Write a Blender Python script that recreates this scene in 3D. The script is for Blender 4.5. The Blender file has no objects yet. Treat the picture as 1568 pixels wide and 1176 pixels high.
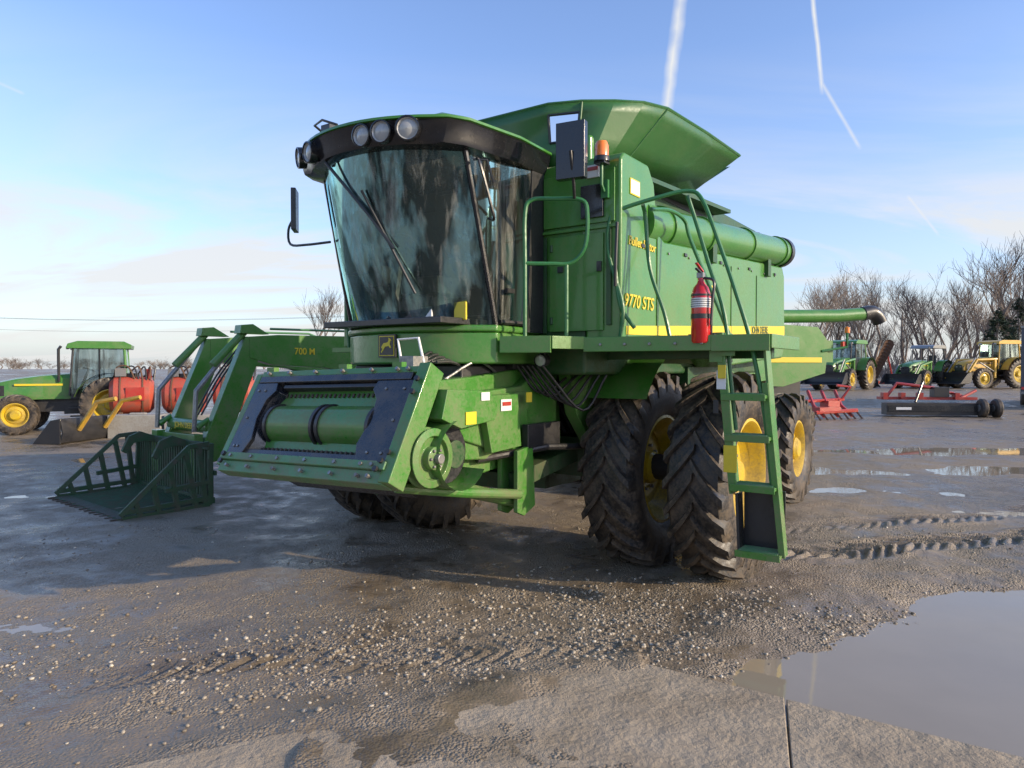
import bpy, bmesh, math, random
import numpy as np
from mathutils import Vector, Matrix, Euler
random.seed(7); np.random.seed(7)
R=math.radians
scene=bpy.context.scene
scene.view_settings.view_transform='Standard'
scene.view_settings.look='None'
scene.view_settings.exposure=0

# ------------------------------------------------------------------ materials
MATS={}
def newmat(name):
    m=bpy.data.materials.new(name); m.use_nodes=True
    nt=m.node_tree; nt.nodes.clear()
    out=nt.nodes.new('ShaderNodeOutputMaterial')
    MATS[name]=m
    return m,nt,out
def N(nt,t,**kw):
    n=nt.nodes.new(t)
    for k,v in kw.items(): setattr(n,k,v)
    return n
def coords(nt,scale=1.0,kind='Object'):
    tc=N(nt,'ShaderNodeTexCoord'); mp=N(nt,'ShaderNodeMapping')
    nt.links.new(tc.outputs[kind],mp.inputs['Vector'])
    if not isinstance(scale,(tuple,list)): scale=(scale,)*3
    mp.inputs['Scale'].default_value=scale
    return mp.outputs['Vector']
def noise(nt,vec,scale,detail=5,rough=.55,dist=0):
    n=N(nt,'ShaderNodeTexNoise'); n.inputs['Scale'].default_value=scale
    n.inputs['Detail'].default_value=detail; n.inputs['Roughness'].default_value=rough
    n.inputs['Distortion'].default_value=dist
    nt.links.new(vec,n.inputs['Vector']); return n.outputs['Fac']
def ramp(nt,fac,stops):
    r=N(nt,'ShaderNodeValToRGB'); e=r.color_ramp.elements
    while len(e)<len(stops): e.new(.5)
    for i,(p,c) in enumerate(stops):
        e[i].position=p
        e[i].color=(c,c,c,1) if not isinstance(c,(tuple,list)) else (*c,1)
    nt.links.new(fac,r.inputs['Fac']); return r.outputs['Color']
def mixc(nt,fac,a,b,mode='MIX'):
    m=N(nt,'ShaderNodeMixRGB',blend_type=mode)
    for s,v in (('Fac',fac),('Color1',a),('Color2',b)):
        if hasattr(v,'is_output'): nt.links.new(v,m.inputs[s])
        elif isinstance(v,(tuple,list)): m.inputs[s].default_value=(*v,1)
        else: m.inputs[s].default_value=v
    return m.outputs['Color']
def math_(nt,op,a,b=None,c=None,clamp=False):
    m=N(nt,'ShaderNodeMath',operation=op); m.use_clamp=clamp
    for i,v in enumerate((a,b,c)):
        if v is None: continue
        if hasattr(v,'is_output'): nt.links.new(v,m.inputs[i])
        else: m.inputs[i].default_value=v
    return m.outputs[0]
def paint(name,col,rough=.35,metal=0,dirt=.35,dirtcol=(.16,.12,.08),coat=.3,bump=.02,var=.15,scale=3):
    m,nt,out=newmat(name)
    p=N(nt,'ShaderNodeBsdfPrincipled'); nt.links.new(p.outputs[0],out.inputs[0])
    v=coords(nt)
    n1=noise(nt,v,scale,5,.65); n2=noise(nt,v,scale*14,3,.6)
    dark=tuple(c*(1-var) for c in col); lite=tuple(min(1,c*(1+var)) for c in col)
    base=mixc(nt,n1,dark,lite)
    mask=ramp(nt,math_(nt,'ADD',math_(nt,'MULTIPLY',n1,.65),math_(nt,'MULTIPLY',n2,.35)),[(.43,0),(.70,1)])
    geo=N(nt,'ShaderNodeNewGeometry'); sx=N(nt,'ShaderNodeSeparateXYZ'); nt.links.new(geo.outputs['Position'],sx.inputs[0])
    low=math_(nt,'SUBTRACT',1.35,math_(nt,'MULTIPLY',sx.outputs['Z'],.42),clamp=True)
    mk=math_(nt,'MULTIPLY',math_(nt,'MULTIPLY',mask,dirt),math_(nt,'ADD',low,.35),clamp=True)
    c=mixc(nt,mk,base,dirtcol)
    nt.links.new(c,p.inputs['Base Color'])
    rr=math_(nt,'ADD',math_(nt,'MULTIPLY',mk,.8),math_(nt,'MULTIPLY',math_(nt,'ADD',n2,.5),rough),clamp=True)
    nt.links.new(rr,p.inputs['Roughness'])
    p.inputs['Metallic'].default_value=metal
    p.inputs['Coat Weight'].default_value=coat; p.inputs['Coat Roughness'].default_value=.10
    if bump:
        b=N(nt,'ShaderNodeBump'); b.inputs['Strength'].default_value=bump; b.inputs['Distance'].default_value=.05
        nt.links.new(n1,b.inputs['Height']); nt.links.new(b.outputs[0],p.inputs['Normal'])
    return m
paint('green',(.055,.215,.026),.34,dirt=.65,coat=.5,bump=.09,dirtcol=(.20,.18,.10))
paint('green_dark',(.016,.075,.018),.45,dirt=.5,coat=.1)
paint('green_tank',(.028,.125,.024),.4,dirt=.4,coat=.25,bump=.05)
paint('green_worn',(.10,.26,.10),.5,dirt=.85,coat=.1,dirtcol=(.24,.21,.16),scale=6)
paint('green_rail',(.03,.17,.05),.4,dirt=.3,coat=.2)
paint('yellow',(.62,.42,.015),.4,dirt=.6,coat=.2)
paint('yellow_decal',(.72,.55,.03),.4,dirt=.15,coat=0)
paint('cat_yellow',(.66,.38,.03),.5,dirt=.6)
paint('red',(.42,.03,.02),.35,dirt=.35)
paint('red_ext',(.55,.012,.012),.2,dirt=.03,coat=.6)
paint('orange_tank',(.50,.075,.04),.5,dirt=.6,scale=5)
paint('black',(.018,.018,.02),.4,dirt=.35,dirtcol=(.06,.05,.04))
paint('black_gloss',(.012,.013,.016),.22,dirt=.15,coat=.4)
paint('navy_shield',(.014,.017,.024),.22,dirt=.5,coat=.4,scale=6)
paint('steel',(.28,.28,.27),.4,metal=.7,dirt=.5)
paint('white',(.75,.75,.73),.5,dirt=.15)
paint('conc_block',(.34,.33,.30),.9,dirt=.5,coat=0,scale=2,bump=.3)
paint('rust',(.14,.07,.04),.8,dirt=.5,coat=0)
paint('mud',(.075,.06,.045),.7,dirt=.3,coat=0,bump=.3,scale=8)
paint('bucket_green',(.03,.085,.035),.55,dirt=.9,coat=0,scale=7,dirtcol=(.10,.085,.065))
paint('lens',(.36,.37,.36),.10,dirt=.05,coat=1)
paint('orange_lens',(.9,.22,.01),.15,dirt=.02,coat=1)
paint('red_lens',(.6,.02,.02),.15,dirt=.02,coat=1)
paint('bark',(.20,.16,.13),.9,dirt=0,coat=0,bump=0)
paint('evergreen',(.022,.045,.02),.8,dirt=.2,coat=0,var=.5,bump=0)
paint('trailer_grey',(.06,.075,.10),.4,dirt=.5,coat=.1)
paint('seat',(.07,.065,.06),.8,dirt=.1,coat=0)
paint('mirror',(.7,.72,.75),.05,metal=1,dirt=.05)

def rubber():
    m,nt,out=newmat('rubber')
    p=N(nt,'ShaderNodeBsdfPrincipled'); nt.links.new(p.outputs[0],out.inputs[0])
    v=coords(nt); n1=noise(nt,v,5,6,.7); n2=noise(nt,v,40,3,.6)
    mk=ramp(nt,math_(nt,'ADD',math_(nt,'MULTIPLY',n1,.7),math_(nt,'MULTIPLY',n2,.3)),[(.42,0),(.62,1)])
    c=mixc(nt,math_(nt,'MULTIPLY',mk,.75),(.022,.020,.019),(.16,.12,.08))
    nt.links.new(c,p.inputs['Base Color'])
    nt.links.new(math_(nt,'ADD',.42,math_(nt,'MULTIPLY',mk,.4)),p.inputs['Roughness'])
    b=N(nt,'ShaderNodeBump'); b.inputs['Strength'].default_value=.25; b.inputs['Distance'].default_value=.01
    nt.links.new(n2,b.inputs['Height']); nt.links.new(b.outputs[0],p.inputs['Normal'])
rubber()
def glass(name,tint,refl=.12,dust=.12,gcol=(.8,.97,.97),film=.03):
    m,nt,out=newmat(name)
    tr=N(nt,'ShaderNodeBsdfTransparent'); tr.inputs[0].default_value=(*tint,1)
    gl=N(nt,'ShaderNodeBsdfGlossy'); gl.inputs['Roughness'].default_value=.04
    gl.inputs['Color'].default_value=(*gcol,1)
    v=coords(nt,(2.2,2.2,.22)); n=noise(nt,v,4,7,.72,.4)
    v2=coords(nt,(2.6,2.6,.42)); nb=noise(nt,v2,1.3,4,.6,.3)
    lw=N(nt,'ShaderNodeFresnel'); lw.inputs['IOR'].default_value=1.55
    f=math_(nt,'ADD',lw.outputs[0],math_(nt,'MULTIPLY',ramp(nt,nb,[(.46,.02),(.56,1.0)]),refl),clamp=True)  # uneven reflection streaks painted into the gloss mix by noise
    ms=N(nt,'ShaderNodeMixShader'); nt.links.new(f,ms.inputs[0]); nt.links.new(tr.outputs[0],ms.inputs[1]); nt.links.new(gl.outputs[0],ms.inputs[2])
    df=N(nt,'ShaderNodeBsdfDiffuse'); df.inputs[0].default_value=(.46,.46,.40,1)
    d=math_(nt,'ADD',math_(nt,'MULTIPLY',ramp(nt,n,[(.50,0),(.68,1)]),dust),film)
    m2=N(nt,'ShaderNodeMixShader'); nt.links.new(d,m2.inputs[0]); nt.links.new(ms.outputs[0],m2.inputs[1]); nt.links.new(df.outputs[0],m2.inputs[2])
    nt.links.new(m2.outputs[0],out.inputs[0])
glass('cab_glass',(.55,.66,.64),.55,.38,(.50,.93,.95))  # teal of the reflected sky put into the gloss tint
glass('tractor_glass',(.55,.62,.62),.15,.15)

# ------------------------------------------------------------------ geometry helper
class G:
    def __init__(s): s.v=[];s.f=[];s.m=[];s.names=[]
    def mi(s,mat):
        if mat not in s.names: s.names.append(mat)
        return s.names.index(mat)
    def add(s,vs,fs,mat):
        o=len(s.v); s.v+= [tuple(v) for v in vs]; k=s.mi(mat)
        for f in fs: s.f.append([i+o for i in f]); s.m.append(k)
    def box(s,c,sz,mat,rot=None,M=None):
        vs=[Vector((sx*sz[0]/2,sy*sz[1]/2,sz_*sz[2]/2)) for sx in(-1,1) for sy in(-1,1) for sz_ in(-1,1)]
        if rot: 
            E=Euler([R(a) for a in rot]).to_matrix(); vs=[E@v for v in vs]
        vs=[v+Vector(c) for v in vs]
        if M: vs=[M@v for v in vs]
        s.add(vs,[(0,1,3,2),(4,6,7,5),(0,4,5,1),(2,3,7,6),(0,2,6,4),(1,5,7,3)],mat)
    def prism(s,poly,a,b,mat,axis='y'):
        f={'y':lambda p,t:(p[0],t,p[1]),'x':lambda p,t:(t,p[0],p[1]),'z':lambda p,t:(p[0],p[1],t)}[axis]
        n=len(poly); vs=[f(p,a) for p in poly]+[f(p,b) for p in poly]
        fs=[list(range(n)),list(range(2*n-1,n-1,-1))]+[(i,(i+1)%n,n+(i+1)%n,n+i) for i in range(n)]
        s.add(vs,fs,mat)
    def tube(s,pts,r,mat,n=8,smooth_pts=0,cap=True):
        P=[Vector(p) for p in pts]
        if smooth_pts:
            Q=[]
            ext=[P[0]*2-P[1]]+P+[P[-1]*2-P[-2]]
            for i in range(1,len(ext)-2):
                for k in range(smooth_pts):
                    t=k/smooth_pts;p0,p1,p2,p3=ext[i-1:i+3]
                    Q.append(.5*((2*p1)+(-p0+p2)*t+(2*p0-5*p1+4*p2-p3)*t*t+(-p0+3*p1-3*p2+p3)*t**3))
            Q.append(P[-1]); P=Q
        rs=r if isinstance(r,(list,tuple)) else [r]*len(P)
        if len(rs)!=len(P): rs=[rs[0]+(rs[-1]-rs[0])*i/(len(P)-1) for i in range(len(P))]
        T=[(P[min(i+1,len(P)-1)]-P[max(i-1,0)]).normalized() for i in range(len(P))]
        a=T[0].orthogonal().normalized(); vs=[]
        for i,p in enumerate(P):
            a=(a-T[i]*a.dot(T[i])).normalized(); b=T[i].cross(a)
            for k in range(n):
                an=2*math.pi*k/n; vs.append(p+(a*math.cos(an)+b*math.sin(an))*rs[i])
        fs=[(i*n+k,i*n+(k+1)%n,(i+1)*n+(k+1)%n,(i+1)*n+k) for i in range(len(P)-1) for k in range(n)]
        if cap: fs+=[list(range(n-1,-1,-1)),[(len(P)-1)*n+k for k in range(n)]]
        s.add(vs,fs,mat)
    def cyl(s,a,b,r,mat,n=20): s.tube([a,b],r,mat,n)
    def lathe(s,prof,o,axis,mat,n=32):
        ax=Vector(axis).normalized(); a=ax.orthogonal().normalized(); b=ax.cross(a); o=Vector(o); vs=[]
        for (r,t) in prof:
            for k in range(n):
                an=2*math.pi*k/n; vs.append(o+ax*t+(a*math.cos(an)+b*math.sin(an))*r)
        fs=[(i*n+k,i*n+(k+1)%n,(i+1)*n+(k+1)%n,(i+1)*n+k) for i in range(len(prof)-1) for k in range(n)]
        s.add(vs,fs,mat)
    def sheet(s,rows,mat,skip=()):
        nr=len(rows);nc=len(rows[0]); vs=[p for r in rows for p in r]
        fs=[(i*nc+j,i*nc+j+1,(i+1)*nc+j+1,(i+1)*nc+j) for i in range(nr-1) for j in range(nc-1) if (i,j) not in skip]
        s.add(vs,fs,mat)
    def build(s,name,parent=None,bevel=0,solid=0,recalc=True,mesh_only=False,sharp=38):
        me=bpy.data.meshes.new(name); me.from_pydata(s.v,[],s.f)
        for nm in s.names: me.materials.append(MATS[nm])
        me.polygons.foreach_set('material_index',s.m)
        if recalc:
            bm=bmesh.new(); bm.from_mesh(me); bmesh.ops.recalc_face_normals(bm,faces=bm.faces); bm.to_mesh(me); bm.free()
        me.polygons.foreach_set('use_smooth',[True]*len(me.polygons))
        me.set_sharp_from_angle(angle=R(sharp)); me.update()
        if mesh_only: return me
        ob=bpy.data.objects.new(name,me); scene.collection.objects.link(ob)
        if parent: ob.parent=parent
        if solid:
            md=ob.modifiers.new('s','SOLIDIFY'); md.thickness=solid
        if bevel:
            md=ob.modifiers.new('b','BEVEL'); md.width=bevel; md.segments=2; md.limit_method='ANGLE'; md.angle_limit=R(35); md.harden_normals=True
        return ob
def empty(name,loc,rz=0,sc=1):
    e=bpy.data.objects.new(name,None); scene.collection.objects.link(e); e.location=loc; e.rotation_euler=(0,0,R(rz)); e.scale=(sc,)*3
    e.empty_display_size=.2; return e
def inst(me,name,parent,loc=(0,0,0),rot=(0,0,0),sc=1):
    o=bpy.data.objects.new(name,me); scene.collection.objects.link(o); o.parent=parent; o.location=loc; o.rotation_euler=[R(a) for a in rot]; o.scale=(sc,)*3 if not isinstance(sc,tuple) else sc; return o
def text(txt,name,parent,loc,size,mat,side='left',slope=0,ext=.002,shear=0):
    c=bpy.data.curves.new(name,'FONT'); c.body=txt; c.size=size; c.extrude=ext; c.shear=shear; c.offset=size*.012
    o=bpy.data.objects.new(name,c); scene.collection.objects.link(o); o.parent=parent; c.materials.append(MATS[mat])
    if side=='left': X=Vector((-1,0,slope)).normalized(); Y=Vector((0,0,1))
    elif side=='front': X=Vector((0,1,0)); Y=Vector((0,0,1))
    elif side=='right': X=Vector((1,0,0)); Y=Vector((0,0,1))
    Z=X.cross(Y).normalized(); Y=Z.cross(X)
    M=Matrix((X,Y,Z)).transposed().to_4x4(); M.translation=Vector(loc); o.matrix_local=M
    return o

# ------------------------------------------------------------------ terrain
def vnoise(x,y,seed=0):
    xi=np.floor(x).astype(np.int64); yi=np.floor(y).astype(np.int64); xf=x-xi; yf=y-yi
    def h(a,b):
        n=(a*374761393+b*668265263+seed*1442695041)&0xffffffff
        n=((n^(n>>13))*1274126177)&0xffffffff
        return ((n^(n>>16))&0xffff)/65535.0
    u=xf*xf*(3-2*xf); v=yf*yf*(3-2*yf)
    return (h(xi,yi)*(1-u)+h(xi+1,yi)*u)*(1-v)+(h(xi,yi+1)*(1-u)+h(xi+1,yi+1)*u)*v
def fbm(x,y,oct=4,seed=0):
    s=0;a=.5;t=0
    for i in range(oct):
        s=s+a*(vnoise(x*2**i,y*2**i,seed+i)-.5); t+=a; a*=.55
    return s/t
def sst(a,b,x):
    t=np.clip((x-a)/(b-a),0,1); return t*t*(3-2*t)
def height(x,y):
    x=np.asarray(x,float); y=np.asarray(y,float)
    d=np.sqrt(x*x+y*y)
    near=1-sst(14,40,d)
    h=fbm(x*.7,y*.7,3,1)*.055*near + fbm(x*3,y*3,4,5)*.026*near + fbm(x*14,y*14,3,9)*.015*(1-sst(6,12,d))
    h=h+.017
    for cx,cy,rx,ry,dep in [(-3.4,4.9,1.5,.30,.030),(-1.9,3.3,.9,.35,.028),(-3.3,3.9,.5,.5,.02),(-6.5,10,2.5,.4,.026),(-7,14,3,.6,.024),(-4.6,6.4,1.4,.25,.022),
                        (7.5,12.3,3.6,.8,.042),(10.5,15.5,4,.9,.042),(9,10.2,2.6,.35,.038),(5.2,14,1.5,.7,.026),(14,20,5,1,.04),(6.5,8.9,1.5,.25,.028),(4.9,10.6,1.2,.3,.032),(6,18,3,.6,.035),(17,25,5,1,.03),(10,12.8,2,.3,.035)]:
        h=h-dep*np.exp(-((x-cx)/rx)**2-((y-cy)/ry)**2)
    wob=fbm(x*1.1,y*1.1,4,33)*.9+fbm(x*5,y*5,3,34)*.25
    shore=np.interp(x,[-1,1.15,1.8,3.16,4.63,7,12],[2.8,4.10,4.75,5.65,6.3,7.0,7.6])+wob
    slab=4.3-(x-.72)*.665
    dd=np.minimum(shore-y,y-slab+.35)
    h=h-.085*sst(-.15,.75,dd)*(1-sst(9,13,x))
    h=h+.034*np.exp(-((y-shore-.35)/.35)**2)*(x>-1)*(1-sst(7,10,x))*(.6+fbm(x*2,y*2,2,3)*1.8)
    def rut(h,x0,y0,x1,y1,w,dep,pitch=.17,sd=0):
        L=math.hypot(x1-x0,y1-y0); tx,ty=(x1-x0)/L,(y1-y0)/L
        a=(x-x0)*tx+(y-y0)*ty; b=-(x-x0)*ty+(y-y0)*tx+fbm(x*.9,y*.9,2,60+sd)*.25
        m=np.exp(-(b/w)**4)*sst(-.3,.2,a)*(1-sst(L*.5,L,a))
        am=np.clip(.65+fbm(x*1.6,y*1.6,3,50+sd)*2.2,0,1.2)
        ph=(a+np.abs(b)*1.1+fbm(x*4,y*4,2,70)*.10)/pitch
        lug=.5+.5*np.tanh(2*np.sin(ph*2*math.pi))
        edge=np.exp(-((np.abs(b)-w*1.15)/.07)**2)*sst(-.3,.2,a)*(1-sst(L*.5,L,a))
        return h*(1-.5*m)+m*am*(lug*dep)-m*dep*.30+edge*dep*.45*am
    h=rut(h,2.3,6.75,8.5,8.0,.27,.075,.17,1)
    h=rut(h,1.6,7.45,9.5,9.8,.25,.040,.17,2)
    h=rut(h,-2.6,3.9,.2,5.1,.22,.028,.13,3)
    h=rut(h,-3.2,4.6,.8,4.75,.2,.020,.13,4)
    h=rut(h,-1.2,4.2,1.6,4.9,.2,.022,.13,5)
    h=h+.030*np.exp(-((y-(4.3+(x-.72)*.48))/.22)**2)*((x<.8)&(x>-2.6))*(.7+fbm(x*2.5,y*2.5,3,91)*1.6)
    h=h+.55*sst(20,46,d)+1.1*sst(60,260,d)
    return h
def H(x,y): return float(height(np.array([x]),np.array([y]))[0])
def axis_coords(lo,hi,step,far,g=1.07):
    a=list(np.arange(lo,hi,step)); s=step
    c=hi
    while c<far: s*=g; c+=s; a.append(c)
    s=step;c=lo;b=[]
    while c>-far: s*=g; c-=s; b.append(c)
    return np.array(b[::-1]+a)
xs=axis_coords(-6.0,7.0,.030,1500); ys=axis_coords(2.2,9.5,.026,1500,1.05)
X,Y=np.meshgrid(xs,ys); Z=height(X,Y)
def gridmesh(name,X,Y,Z,mat):
    nr,nc=X.shape; me=bpy.data.meshes.new(name)
    co=np.stack([X,Y,Z],-1).reshape(-1,3)
    idx=np.arange(nr*nc).reshape(nr,nc)
    q=np.stack([idx[:-1,:-1],idx[:-1,1:],idx[1:,1:],idx[1:,:-1]],-1).reshape(-1,4)
    me.vertices.add(len(co)); me.vertices.foreach_set('co',co.ravel())
    me.loops.add(q.size); me.loops.foreach_set('vertex_index',q.ravel())
    me.polygons.add(len(q)); me.polygons.foreach_set('loop_start',np.arange(0,q.size,4)); me.polygons.foreach_set('loop_total',np.full(len(q),4))
    me.polygons.foreach_set('use_smooth',np.ones(len(q),bool))
    me.update(); me.materials.append(mat)
    o=bpy.data.objects.new(name,me); scene.collection.objects.link(o); return o

m,nt,out=newmat('ground_mat')
p=N(nt,'ShaderNodeBsdfPrincipled'); nt.links.new(p.outputs[0],out.inputs[0])
v=coords(nt)
nl=noise(nt,v,.35,4,.6); nm=noise(nt,v,2.2,5,.65); nf=noise(nt,v,25,3,.7)
vo=N(nt,'ShaderNodeTexVoronoi'); vo.inputs['Scale'].default_value=60; nt.links.new(v,vo.inputs['Vector'])
gray=ramp(nt,vo.outputs['Color'],[(.15,(.17,.135,.095)),(.55,(.29,.24,.175)),(.95,(.52,.45,.35))])
mudc=mixc(nt,nm,(.175,.134,.088),(.30,.238,.165))
gm=ramp(nt,nm,[(.42,0),(.60,1)])
c=mixc(nt,math_(nt,'MULTIPLY',gm,.65),mudc,gray)
c=mixc(nt,ramp(nt,nl,[(.35,.0),(.7,.5)]),c,(.35,.285,.205))
c=mixc(nt,math_(nt,'MULTIPLY',nf,.35),c,(.15,.118,.08))
wn=math_(nt,'ADD',math_(nt,'MULTIPLY',nl,.50),math_(nt,'MULTIPLY',nm,.50))
c=mixc(nt,ramp(nt,wn,[(.40,.50),(.52,0)]),c,(.085,.066,.045))
nt.links.new(c,p.inputs['Base Color'])
nt.links.new(ramp(nt,wn,[(.40,.13),(.49,.42),(.57,.80)]),p.inputs['Roughness'])
p.inputs['Specular IOR Level'].default_value=.42
hh=math_(nt,'ADD',math_(nt,'MULTIPLY',vo.outputs['Distance'],-.9),math_(nt,'MULTIPLY',nf,1.3))
hh=math_(nt,'MULTIPLY',hh,math_(nt,'ADD',.25,gm))
b=N(nt,'ShaderNodeBump'); b.inputs['Strength'].default_value=.75; b.inputs['Distance'].default_value=.016
nt.links.new(hh,b.inputs['Height']); nt.links.new(b.outputs[0],p.inputs['Normal'])
ground=gridmesh('ground',X,Y,Z,m)

m,nt,out=newmat('water_mat')
p=N(nt,'ShaderNodeBsdfPrincipled'); nt.links.new(p.outputs[0],out.inputs[0])
v=coords(nt)
n1=noise(nt,v,1.5,3)
nt.links.new(mixc(nt,n1,(.27,.222,.155),(.34,.285,.205)),p.inputs['Base Color'])
p.inputs['Roughness'].default_value=.012; p.inputs['IOR'].default_value=1.42
b=N(nt,'ShaderNodeBump'); b.inputs['Strength'].default_value=.025; b.inputs['Distance'].default_value=.01
nt.links.new(noise(nt,v,9,2),b.inputs['Height']); nt.links.new(b.outputs[0],p.inputs['Normal'])
g=G(); g.sheet([[(-30,1,-.012),(30,1,-.012)],[(-30,28,-.012),(30,28,-.012)]],'water_mat'); g.build('puddle_water')

# concrete slab
m,nt,out=newmat('slab_mat')
p=N(nt,'ShaderNodeBsdfPrincipled'); nt.links.new(p.outputs[0],out.inputs[0])
v=coords(nt); n1=noise(nt,v,1.3,5,.65); n2=noise(nt,v,30,4,.7); n3=noise(nt,v,(6),3,.5)
nt.links.new(mixc(nt,math_(nt,'MULTIPLY',n2,.5),mixc(nt,ramp(nt,n1,[(.35,0),(.65,1)]),(.31,.245,.165),(.46,.385,.285)),(.27,.21,.14)),p.inputs['Base Color'])
nt.links.new(ramp(nt,n1,[(.38,.5),(.55,.9)]),p.inputs['Roughness'])
p.inputs['Specular IOR Level'].default_value=.35
b=N(nt,'ShaderNodeBump'); b.inputs['Strength'].default_value=.9; b.inputs['Distance'].default_value=.018
nt.links.new(math_(nt,'ADD',n2,math_(nt,'MULTIPLY',n3,1.6)),b.inputs['Height']); nt.links.new(b.outputs[0],p.inputs['Normal'])
g=G()
g.prism([(.72,4.3),(1.47,3.80),(1.23,3.1),(.3,.2),(-2.6,.2),(-2.6,2.72)],-.12,.026,'slab_mat','z')
g.prism([(1.479,3.79),(4.2,1.985),(3.0,.2),(.311,.2),(1.239,3.1)],-.12,.023,'slab_mat','z')
g.build('concrete_slab',bevel=.006)

# loose stones
def stones(name,n,xr,yr,smin,smax,dens):
    bm=bmesh.new(); bmesh.ops.create_icosphere(bm,subdivisions=1,radius=1)
    bv=np.array([v.co[:] for v in bm.verts]); bf=np.array([[v.index for v in f.verts] for f in bm.faces]); bm.free()
    x=np.random.uniform(*xr,n*4); y=np.random.uniform(*yr,n*4)
    w=dens(x,y); k=np.random.rand(n*4)<w; x=x[k][:n]; y=y[k][:n]; n=len(x)
    s=np.random.uniform(0,1,n)**3*(smax-smin)+smin
    z=height(x,y)
    V=np.zeros((n,12,3))
    jit=1+np.random.uniform(-.3,.3,(n,12,1))
    V=bv[None]*jit*s[:,None,None]*np.random.uniform(.6,1.1,(n,1,3)); V[:,:,2]*=.7
    a=np.random.rand(n)*6.28; ca,sa=np.cos(a)[:,None],np.sin(a)[:,None]
    xx=V[:,:,0]*ca-V[:,:,1]*sa; yy=V[:,:,0]*sa+V[:,:,1]*ca; V[:,:,0]=xx+x[:,None]; V[:,:,1]=yy+y[:,None]; V[:,:,2]+=z[:,None]+s[:,None]*.05
    F=(bf[None]+(np.arange(n)*12)[:,None,None]).reshape(-1,3)
    me=bpy.data.meshes.new(name); co=V.reshape(-1,3)
    me.vertices.add(len(co)); me.vertices.foreach_set('co',co.ravel())
    me.loops.add(F.size); me.loops.foreach_set('vertex_index',F.ravel())
    me.polygons.add(len(F)); me.polygons.foreach_set('loop_start',np.arange(0,F.size,3)); me.polygons.foreach_set('loop_total',np.full(len(F),3))
    me.update(); me.materials.append(MATS['stone_mat'])
    o=bpy.data.objects.new(name,me); scene.collection.objects.link(o)
m,nt,out=newmat('stone_mat')
p=N(nt,'ShaderNodeBsdfPrincipled'); nt.links.new(p.outputs[0],out.inputs[0])
ge=N(nt,'ShaderNodeNewGeometry')
nt.links.new(ramp(nt,ge.outputs['Random Per Island'],[(0,(.14,.112,.08)),(.5,(.27,.225,.165)),(.85,(.38,.33,.25)),(1,(.54,.49,.40))]),p.inputs['Base Color'])
p.inputs['Roughness'].default_value=.55
def dens(x,y):
    band=np.exp(-((y-(4.55+.12*x))/.50)**2)*.9+np.exp(-((y-5.2)/.5)**2)*np.exp(-((x-1.2)/1.6)**2)
    return np.clip((.05+band)*(.1+2.2*np.clip(fbm(x*1.3,y*1.3,3,77)+.2,0,1)),0,1)*(1-((y<4.3-(x-.72)*.665)&(y<4.3+(x-.72)*.48)&(x>-2.6)))
stones('gravel_stones',26000,(-5,5.5),(2.9,8),.003,.021,dens)

# ------------------------------------------------------------------ wheels
def tyre_mesh(name,Rr,w,rim,lugs=24,lugh=.05,disc=0.0,rimmat='yellow'):
    g=G(); hw=w/2; rc=Rr-lugh
    prof=[(rim,-hw*.72),(rim+.03,-hw*.86),(rim+(rc-rim)*.45,-hw*1.0),(rim+(rc-rim)*.8,-hw*.97),(rc-.012,-hw*.80),(rc,-hw*.4),(rc+.004,0),(rc,hw*.4),(rc-.012,hw*.80),(rim+(rc-rim)*.8,hw*.97),(rim+(rc-rim)*.45,hw*1.0),(rim+.03,hw*.86),(rim,hw*.72)]
    g.lathe(prof,(0,0,0),(0,1,0),'rubber',64)
    da=2*math.pi/lugs
    for i in range(lugs):
        for sd in (-1,1):
            a0=i*da+(da/2 if sd>0 else 0)
            vs=[]
            stations=[(-.04,Rr,rc-.01,0.0,.030),(.30,Rr,rc-.01,.16,.032),(.68,Rr-.004,rc-.02,.30,.036),(.97,Rr-.03,rc-.06,.40,.044),(1.01,Rr-.10,rc-.14,.42,.044)]
            for (yy,rt,rb,sw,hwid) in stations:
                y=sd*yy*hw
                y=max(-hw*1.02,min(hw*1.02,y))
                ang=a0-sw*.9*(.9/Rr)
                for (r_,dw,yo) in ((rb,-hwid*1.25,0),(rt,-hwid*.8,0),(rt,hwid*.8,0),(rb,hwid*1.25,0)):
                    aa=ang+dw/Rr
                    vs.append((math.cos(aa)*r_, y, math.sin(aa)*r_))
            fs=[]
            for k in range(4):
                for j in range(3): fs.append((k*4+j,k*4+j+1,(k+1)*4+j+1,(k+1)*4+j))
            fs+=[(0,1,2,3),(19,18,17,16)]
            g.add(vs,fs,'rubber')
    g.lathe([(rim-.0,-hw*.75),(rim-.03,-hw*.7),(rim-.06,-hw*.3),(rim-.06,hw*.3),(rim-.02,hw*.66),(rim+.01,hw*.78),(rim-.015,hw*.80),(rim-.05,hw*.62),(rim-.075,hw*.3),(rim*.72,disc+.03),(rim*.5,disc+.05),(rim*.36,disc+.02),(.10,disc+.02),(0.001,disc+.02)],(0,0,0),(0,1,0),rimmat,40)
    g.lathe([(.15,disc+.0),(.15,disc+.10),(.11,disc+.14),(.001,disc+.14)],(0,0,0),(0,1,0),rimmat,20)
    g.lathe([(.16,disc-.0),(.16,disc-.20),(.001,disc-.2)],(0,0,0),(0,1,0),'black',20)
    for k in range(10):
        a=k*.6283; g.cyl((math.cos(a)*rim*.42,disc+.03,math.sin(a)*rim*.42),(math.cos(a)*rim*.42,disc+.065,math.sin(a)*rim*.42),.014,'steel',6)
    return g.build(name,mesh_only=True,recalc=True)
TF=tyre_mesh('front_tyre',.905,.50,.49,24,.052,disc=-.02)
TR=tyre_mesh('rear_tyre',.745,.46,.37,20,.045,disc=.05)
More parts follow.
